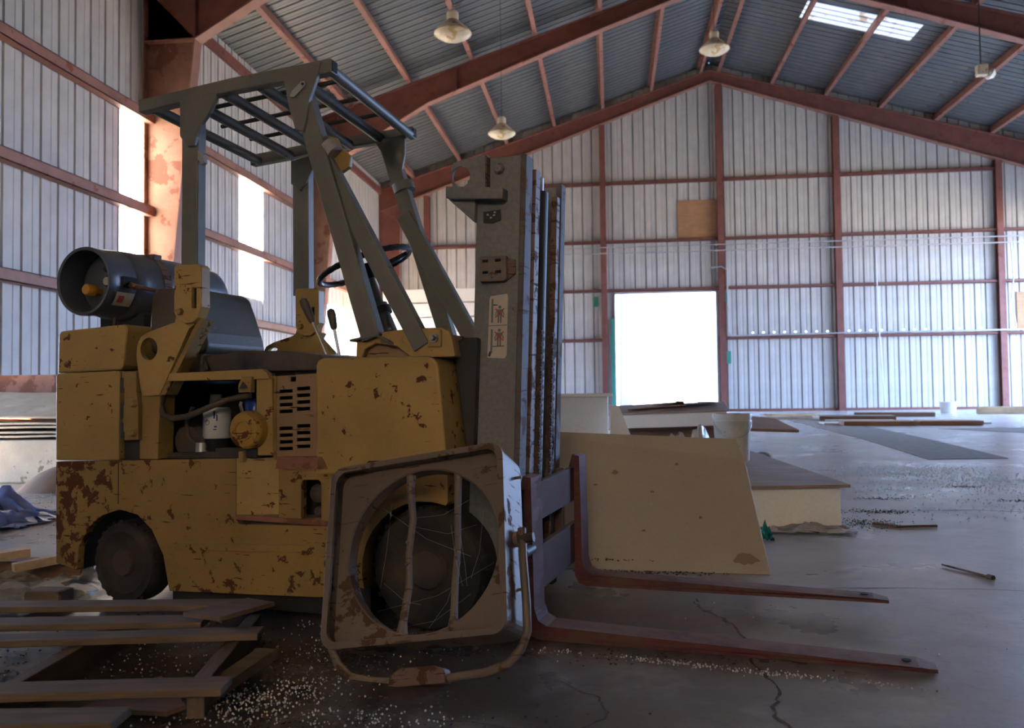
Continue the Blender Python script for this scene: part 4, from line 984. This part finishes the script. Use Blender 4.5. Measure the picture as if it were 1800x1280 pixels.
def crumple(name, mat, x0, x1, y0, y1, h, label, cat, n=26, seed=1, z0=.004, peak=None):
    rr = random.Random(seed); from mathutils import noise as nz
    vs = []; fs = []; cxm, cym = (x0 + x1) / 2, (y0 + y1) / 2
    for j in range(n + 1):
        for i in range(n + 1):
            u_, v_ = i / n, j / n; x = x0 + (x1 - x0) * u_; y = y0 + (y1 - y0) * v_
            e = min(u_, 1 - u_, v_, 1 - v_) * 4; e = min(1, e)
            q = abs(nz.noise(Vector((u_ * 4 + seed, v_ * 4, seed)))) + .5 * abs(nz.noise(Vector((u_ * 9, v_ * 9 + seed, 2))))
            dome = 1.0 if peak is None else max(0, 1 - ((u_ - peak[0]) ** 2 + (v_ - peak[1]) ** 2) * 4)
            z = z0 + h * (q * (.35 + .65 * e) * (.3 + dome))
            wob = .06 * (1 - e)
            vs.append((x - cxm + rr.uniform(-wob, wob) * (x1 - x0), y - cym + rr.uniform(-wob, wob) * (y1 - y0), z))
    for j in range(n):
        for i in range(n): a = j * (n + 1) + i; fs.append((a, a + 1, a + n + 2, a + n + 1))
    m = MB(); m.add(vs, fs); o = m.build(name, mat, smooth=True); o.location = (cxm, cym, 0); return tag(o, label, cat)
crumple('plastic_sheet', 'clear_film', -2.95, -2.10, 2.95, 3.85, .09, 'crumpled clear plastic sheet on the floor behind the rear wheel', 'plastic sheet', seed=2)
crumple('tarp_bundle', 'blue_sheet', -4.9, -3.72, 4.75, 5.6, .42, 'blue plastic bundle on the floor at the left frame edge', 'plastic sheet', seed=5, peak=(.4, .5))
# stacks of panels at the far left
bx = tag(MB().box(-1.5, 1.5, -.5, .5, 0, .42).build('panel_block', 'cream_sheet', bevel=.015), 'thick white insulated block under the cream sheets at the left', 'panel'); bx.location = (-6.72, 8.10, .0); bx.rotation_euler = (0, 0, .05)
for k, (z, tx, ty, off, mat, lab) in enumerate(((.45, .0, .0, 0, 'cream_sheet', 'lowest cream sheet in the sagging stack at the left'), (.495, .0, .0, .12, 'cream_sheet', 'second lowest cream sheet in the sagging stack at the left'), (.54, .0, .0, -.1, 'cream_sheet', 'middle cream sheet in the sagging stack at the left'), (.585, .0, .0, .1, 'cream_sheet', 'cream sheet just below the top one in the sagging stack at the left'), (.765, .22, .0, 0, 'cream_sheet', 'topmost pale sheet tilted on the sagging stack at the left'))):
    n = 16; vs = []; fs = []; rr = random.Random(k)
    ph = rr.uniform(0, 6)
    for j in (0, 1):
        for tz in (0, .018):
            for i in range(n + 1):
                x = -1.9 + 3.8 * i / n; vs.append((x, -.55 + 1.1 * j, tz + .009 * math.sin(x * 2.1 + ph) + .005 * math.sin(x * 5 + ph)))
    q = n + 1
    for i in range(n):
        fs += [(i, i + 1, 2 * q + i + 1, 2 * q + i), (q + i, 3 * q + i, 3 * q + i + 1, q + i + 1), (i, q + i, q + i + 1, i + 1), (2 * q + i, 2 * q + i + 1, 3 * q + i + 1, 3 * q + i)]
    fs += [(0, 2 * q, 3 * q, q), (n, q + n, 3 * q + n, 2 * q + n)]
    m = MB(); m.add(vs, fs); o = m.build('warped_sheet', mat); o.location = (-7.0 + off, 8.15, z - .01); o.rotation_euler = (tx, ty, .04); tag(o, lab, 'sheet', 'sheets stacked at the left')
tag(MB().box(-2.6, 2.6, -.03, .03, .0, 1.10).build('rusty_plate', 'rust_plate'), 'long rust brown steel plate standing behind the sheet stack', 'plate').location = (-6.7, 9.1, 0)
md = MB().lathe([(.34, 0), (.28, .07), (.17, .15), (.06, .20), (.001, .21)], axis='z', n=18).build('dirt_mound', 'plaster_dust', smooth=True); md.location = (-4.98, 7.15, 0); tag(md, 'small heap of brown dirt beside the white block at the left', 'dirt')

# tall stack of white panels near the side door
n = 9
for k in range(n):
    z0 = k * .50; nm = ['lowest', 'second lowest', 'third lowest', 'fourth lowest', 'middle', 'fourth highest', 'third highest', 'second highest', 'topmost'][k]
    o = MB().box(-2.1, 2.1, -.8, .8, 0.015, .485).build('white_slab', 'white_slab', bevel=.02)
    o.location = (-5.75 + random.uniform(-.06, .06), 29.4 + random.uniform(-.03, .03), z0 - (.0 if k < 1 else 0)); tag(o, nm + ' white slab in the tall stack seen behind the mast', 'slab', 'tall stack of white slabs')
bg_ = crumple('white_bag', 'white_slab', -4.6, -3.3, 11.6, 12.6, .85, 'pale bluish bag slumped behind the seat of the forklift', 'bag', seed=8, peak=(.5, .5), z0=.553)
bb = tag(MB().box(-.9, .9, -.5, .5, 0, .55).build('wooden_crate', 'pale_wood', bevel=.01), 'pale wooden crate under the bluish bag behind the forklift', 'crate'); bb.location = (-3.95, 12.1, 0)

# ------------------------------------------------------------------ middle: leaning panel, platforms, bucket, sheets
LP = Vector
pv = [(-.62, 3.98, .004), (.694, 3.87, .004), (.675, 4.36, .575 - .14), (.668, 4.40, .470), (.642, 4.47, .572), (-.62, 4.58, .625)]
pm = MB(); nrm = Vector((0, -.78, .62)).normalized() * .03
vs = [Vector(p) for p in pv]; vs += [v - nrm for v in vs]
pm.add(vs, [(0, 1, 2, 3, 4, 5), (11, 10, 9, 8, 7, 6)] + [(i, (i + 1) % 6, (i + 1) % 6 + 6, i + 6) for i in range(6)])
o = pm.build('leaning_panel', 'white_panel', bevel=.003); tag(o, 'large dirty white panel leaning behind the fork tips', 'panel')
for (a_, b_, rx_, rz_) in ((.60, .055, .055, .030), (.02, .42, .016, .014), (.20, .33, .010, .007), (-.08, .36, .012, .006), (.33, .46, .010, .008), (.15, .16, .010, .006), (.42, .22, .008, .008)):
    st_ = MB(); bx_, by_ = Vector((-.62, 3.98, .004)), Vector((.694, 3.87, .004)); ex = (by_ - bx_).normalized(); up_ = (Vector((-.62, 4.58, .625)) - bx_).normalized(); nn = ex.cross(up_).normalized()
    c_ = bx_ + ex * (a_ + .62) + up_ * (b_ * 1.35) + nn * (.0045 if nn.y < 0 else -.0045)
    st_.add([c_ + ex * math.cos(k * PI / 9) * rx_ * (1 + .25 * math.sin(k * 5.3)) + up_ * math.sin(k * PI / 9) * rz_ * (1 + .25 * math.sin(k * 3.1)) for k in range(18)], [tuple(range(18))])
    st_.build('dirt_stain', 'stain_brown', o)
# dirt line along the foot of the panel
beads('foot_debris', 'debris_dark', [(-.1 + .08 * k, 3.90 + .0 * k, 0, .05, .03, 28) for k in range(8)] + [(.1, 3.97, .04, .14, .02, 60)], 'dark crumbs gathered along the foot of the leaning panel', .003, .008, .6, 8)
PF = thing('low_platform', 'low white platform with a dusty plywood top beyond the leaning panel', 'platform', (0, 0, 0))
MB().prism([(.20, 5.06), (1.352, 5.23), (1.25, 8.6), (.10, 8.6)], .01, .238, 'z').build('platform_body', 'white_slab', PF, bevel=.004)
MB().prism([(.15, 5.00), (1.40, 5.19), (1.27, 8.75), (.05, 8.75)], .24, .258, 'z').build('platform_top', 'plywood_dusty', PF, bevel=.002)
MB().prism([(.18, 5.03), (1.375, 5.205), (1.375, 5.25), (.18, 5.08)], .0, .012, 'z').build('platform_foot', 'plywood', PF)
crumple('plastic_scrap', 'grey_film', .86, 1.36, 4.96, 5.14, .05, 'dusty film scrap lying along the foot of the low platform', 'plastic sheet', n=14, seed=4)
crumple('teal_rag', 'teal_rag', .79, .87, 4.70, 4.80, .09, 'small teal rag on the floor beside the leaning panel', 'rag', n=8, seed=6)
WB = thing('white_box', 'white box with a thin board lid standing behind the mast', 'box', (0, 0, 0))
MB().box(-1.0, -.022, 7.0, 8.1, .0, .785).build('box_body', 'white_slab', WB, bevel=.005)
MB().box(-1.05, .018, 6.95, 8.2, .785, .812).build('box_lid', 'white_slab', WB, bevel=.003)
tag(MB().prism([(-.01, .72), (-.01, .262), (.30, .262), (.17, .44), (.07, .70)], 6.86, 6.90).build('white_offcut', 'white_slab', bevel=.003), 'white tapering offcut standing against the right side of the white box', 'board')
bk_ = thing('plastic_bucket', 'dirty white plastic bucket standing on the low platform', 'bucket', (.975, 7.0, .258))
MB().lathe([(.001, 0), (.128, 0), (.132, .01), (.146, .30), (.150, .305), (.152, .325), (.148, .33), (.155, .345), (.155, .375), (.147, .378), (.142, .30), (.125, .02), (.001, .015)], axis='z', n=36).build('bucket_body', 'bucket_white', bk_, smooth=True)
MB().lathe([(.150, .315), (.156, .318), (.156, .326), (.150, .329)], axis='z', n=36, closed=True).build('bucket_rib', 'bucket_white', bk_, smooth=True)
MB().tube([(.15 * math.cos(a), -.01 - .16 * abs(math.sin(a)), .32 - .13 * abs(math.sin(a))) for a in [PI + PI * i / 16 for i in range(17)]], .003, 6).build('bucket_handle', 'light_grey_metal', bk_, smooth=True)
pl_ = thing('small_pail', 'small white pail lying behind the plastic bucket', 'pail', (1.42, 8.6, .10), (0, PI / 2, .9))
MB().lathe([(.001, 0), (.09, 0), (.10, .16), (.105, .165), (.105, .185), (.095, .185), (.085, .01), (.001, .01)], axis='z', n=24).build('pail_body', 'white_board', pl_, smooth=True)
MB().lathe([(.101, .14), (.107, .142), (.107, .15), (.101, .152)], axis='z', n=24, closed=True).build('pail_rim', 'paint_white', pl_, smooth=True)
# insulated slab with boards on top in front of the doorway
sl = thing('insulated_slab', 'cream edged insulated slab propped up before the bright doorway', 'slab', (.62, 9.45, .43), (.05, -.03, -.10))
MB().box(-.62, .62, -.7, .7, .06, .20).build('slab_core', 'white_slab', sl, bevel=.006)
MB().box(-.64, .64, -.72, .72, .20, .212).build('slab_skin', 'plywood_dusty', sl)
MB().box(-.60, .60, -.68, .68, .048, .06).build('slab_skin', 'brown_wood', sl)
MB().box(-.5, .5, -.4, .4, -.42, .05).build('support', 'brown_wood', sl)
board('brown_sheet', [(.18, 9.2), (.80, 9.3), (.85, 10.0), (.25, 10.1)], .665, .012, 'plywood_dusty', 'thin brown sheet lying on the insulated slab', tiltx=.03, tilty=-.06)
board('brown_sheet', [(.45, 9.3), (1.10, 9.1), (1.2, 9.9), (.55, 10.1)], .705, .012, 'plywood_dusty', 'thin brown sheet overlapping another on the insulated slab', tiltx=-.01, tilty=.03)
board('slanted_sheet', [(1.15, 8.9), (2.0, 9.3), (1.9, 10.2), (1.1, 10.2)], .46, .03, 'plywood', 'brown and teal sheet slanting out behind the bucket', tiltx=.10, tilty=.10)
crumple('film_heap', 'grey_film', .35, 1.05, 7.3, 8.2, .36, 'crumpled dusty film heaped on the platform behind the leaning panel', 'plastic sheet', n=22, seed=11, z0=.26, peak=(.35, .4))
board('foam_strip', [(1.46, 8.55), (1.76, 8.45), (1.78, 8.58), (1.48, 8.68)], .03, .06, 'yellow_foam', 'yellow foam strip on the floor right of the platform')
board('foam_strip', [(1.30, 9.2), (1.55, 9.15), (1.56, 9.25), (1.32, 9.3)], .04, .08, 'yellow_foam', 'yellow foam block on the floor beside the platform, farther back')
# right floor: brown strips, boards, bucket, rod
def strip(name, pts, label):  # thin mottled brown patches laid over the concrete
    return tag(MB().prism(pts, .001, .006, 'z').build(name, 'floor_strip'), label, 'floor_strip', kind='stuff')
strip('brown_strip', [(3.62, 10.2), (4.55, 10.35), (5.05, 14), (5.85, 21.5), (6.3, 30), (5.1, 30), (4.6, 21), (4.05, 14)], 'long brown strip across the bright floor')
strip('brown_strip', [(8.2, 14.0), (13, 14.4), (13, 19), (6.6, 18.0)], 'wide brown patch at the right frame edge')
fbs = [((5.25, 20.1), (6.75, 19.9), .9, .10, 'plywood', 'nearest flat board on the far floor, left piece'),
       ((6.85, 19.95), (8.1, 19.75), .8, .10, 'plywood', 'nearest flat board on the far floor, right piece'),
       ((5.6, 23.6), (7.4, 23.2), 1.2, .12, 'brown_wood', 'long brown board on the far floor behind the nearest ones'),
       ((7.3, 26.5), (9.4, 25.9), .5, .12, 'brown_wood', 'dark board lying toward the end wall'),
       ((4.3, 24.6), (5.6, 24.8), .5, .08, 'pale_wood', 'pale board on the far floor near the brown strip'),
       ((5.0, 27.8), (6.6, 28.2), .6, .07, 'pale_wood', 'pale board near the base of the end wall'),
       ((11.5, 28.2), (13.2, 27.6), .35, .22, 'pale_wood', 'pale timber on the floor right of the white bucket'),
       ((14.0, 30.0), (17.0, 29.5), .3, .20, 'pale_wood', 'long timber along the end wall at the right frame edge'),
       ((2.9, 27.2), (4.2, 27.6), .6, .10, 'brown_wood', 'brown board on the floor below the doorway column')]
for a, b, w, t_, mat, lab in fbs:
    d = Vector((b[0] - a[0], b[1] - a[1])); L = d.length; o = MB().box(-L / 2, L / 2, -w / 2, w / 2, 0, t_).build('floor_board', mat, bevel=.01)
    o.location = ((a[0] + b[0]) / 2, (a[1] + b[1]) / 2, 0.005); o.rotation_euler = (0, 0, math.atan2(d.y, d.x)); tag(o, lab, 'board', 'boards lying on the far floor')
for a, b, w, lab in (((5.6, 23.0), (7.2, 22.6), 1.1, 'white sheet lying among the boards on the far floor'), ((5.0, 20.9), (6.2, 20.8), .8, 'small white sheet beside the nearest boards on the far floor'), ((7.0, 20.8), (8.6, 20.5), .7, 'white sheet right of the nearest boards on the far floor')):
    d = Vector((b[0] - a[0], b[1] - a[1])); L = d.length; o = MB().box(-L / 2, L / 2, -w / 2, w / 2, 0, .03).build('white_sheet', 'white_slab'); o.location = ((a[0] + b[0]) / 2, (a[1] + b[1]) / 2, .005); o.rotation_euler = (0, 0, math.atan2(d.y, d.x)); tag(o, lab, 'sheet', 'white sheets on the far floor')
wbk = thing('white_bucket', 'small white bucket standing at the foot of the end wall', 'bucket', (10.95, 29.0, 0))
MB().lathe([(.001, 0), (.22, 0), (.25, .34), (.26, .345), (.26, .38), (.235, .38), (.21, .02), (.001, .02)], axis='z', n=24).build('bucket_body', 'paint_white', wbk, smooth=True)
MB().lathe([(.251, .33), (.268, .335), (.268, .36), (.251, .365)], axis='z', n=24, closed=True).build('bucket_rim', 'paint_white', wbk, smooth=True)
rd = thing('metal_rod', 'thin dark metal rod on the floor at the right', 'rod')
MB().tube([(1.505, 4.113, .008), (1.58, 3.93, .006), (1.607, 3.838, .006)], [.004, .006, .007], 8).build('rod_shaft', 'mast_rusty', rd, smooth=True)
MB().tube([(1.600, 3.86, .008), (1.609, 3.832, .008)], .012, 10).build('rod_head', 'mast_rusty', rd, smooth=True)
tag(MB().tube([(1.56, 5.33, .01), (1.66, 5.22, .008), (1.90, 5.25, .009)], .008, 6).build('thin_stick', 'brown_wood', smooth=True), 'thin bent stick on the floor right of the low platform', 'stick')
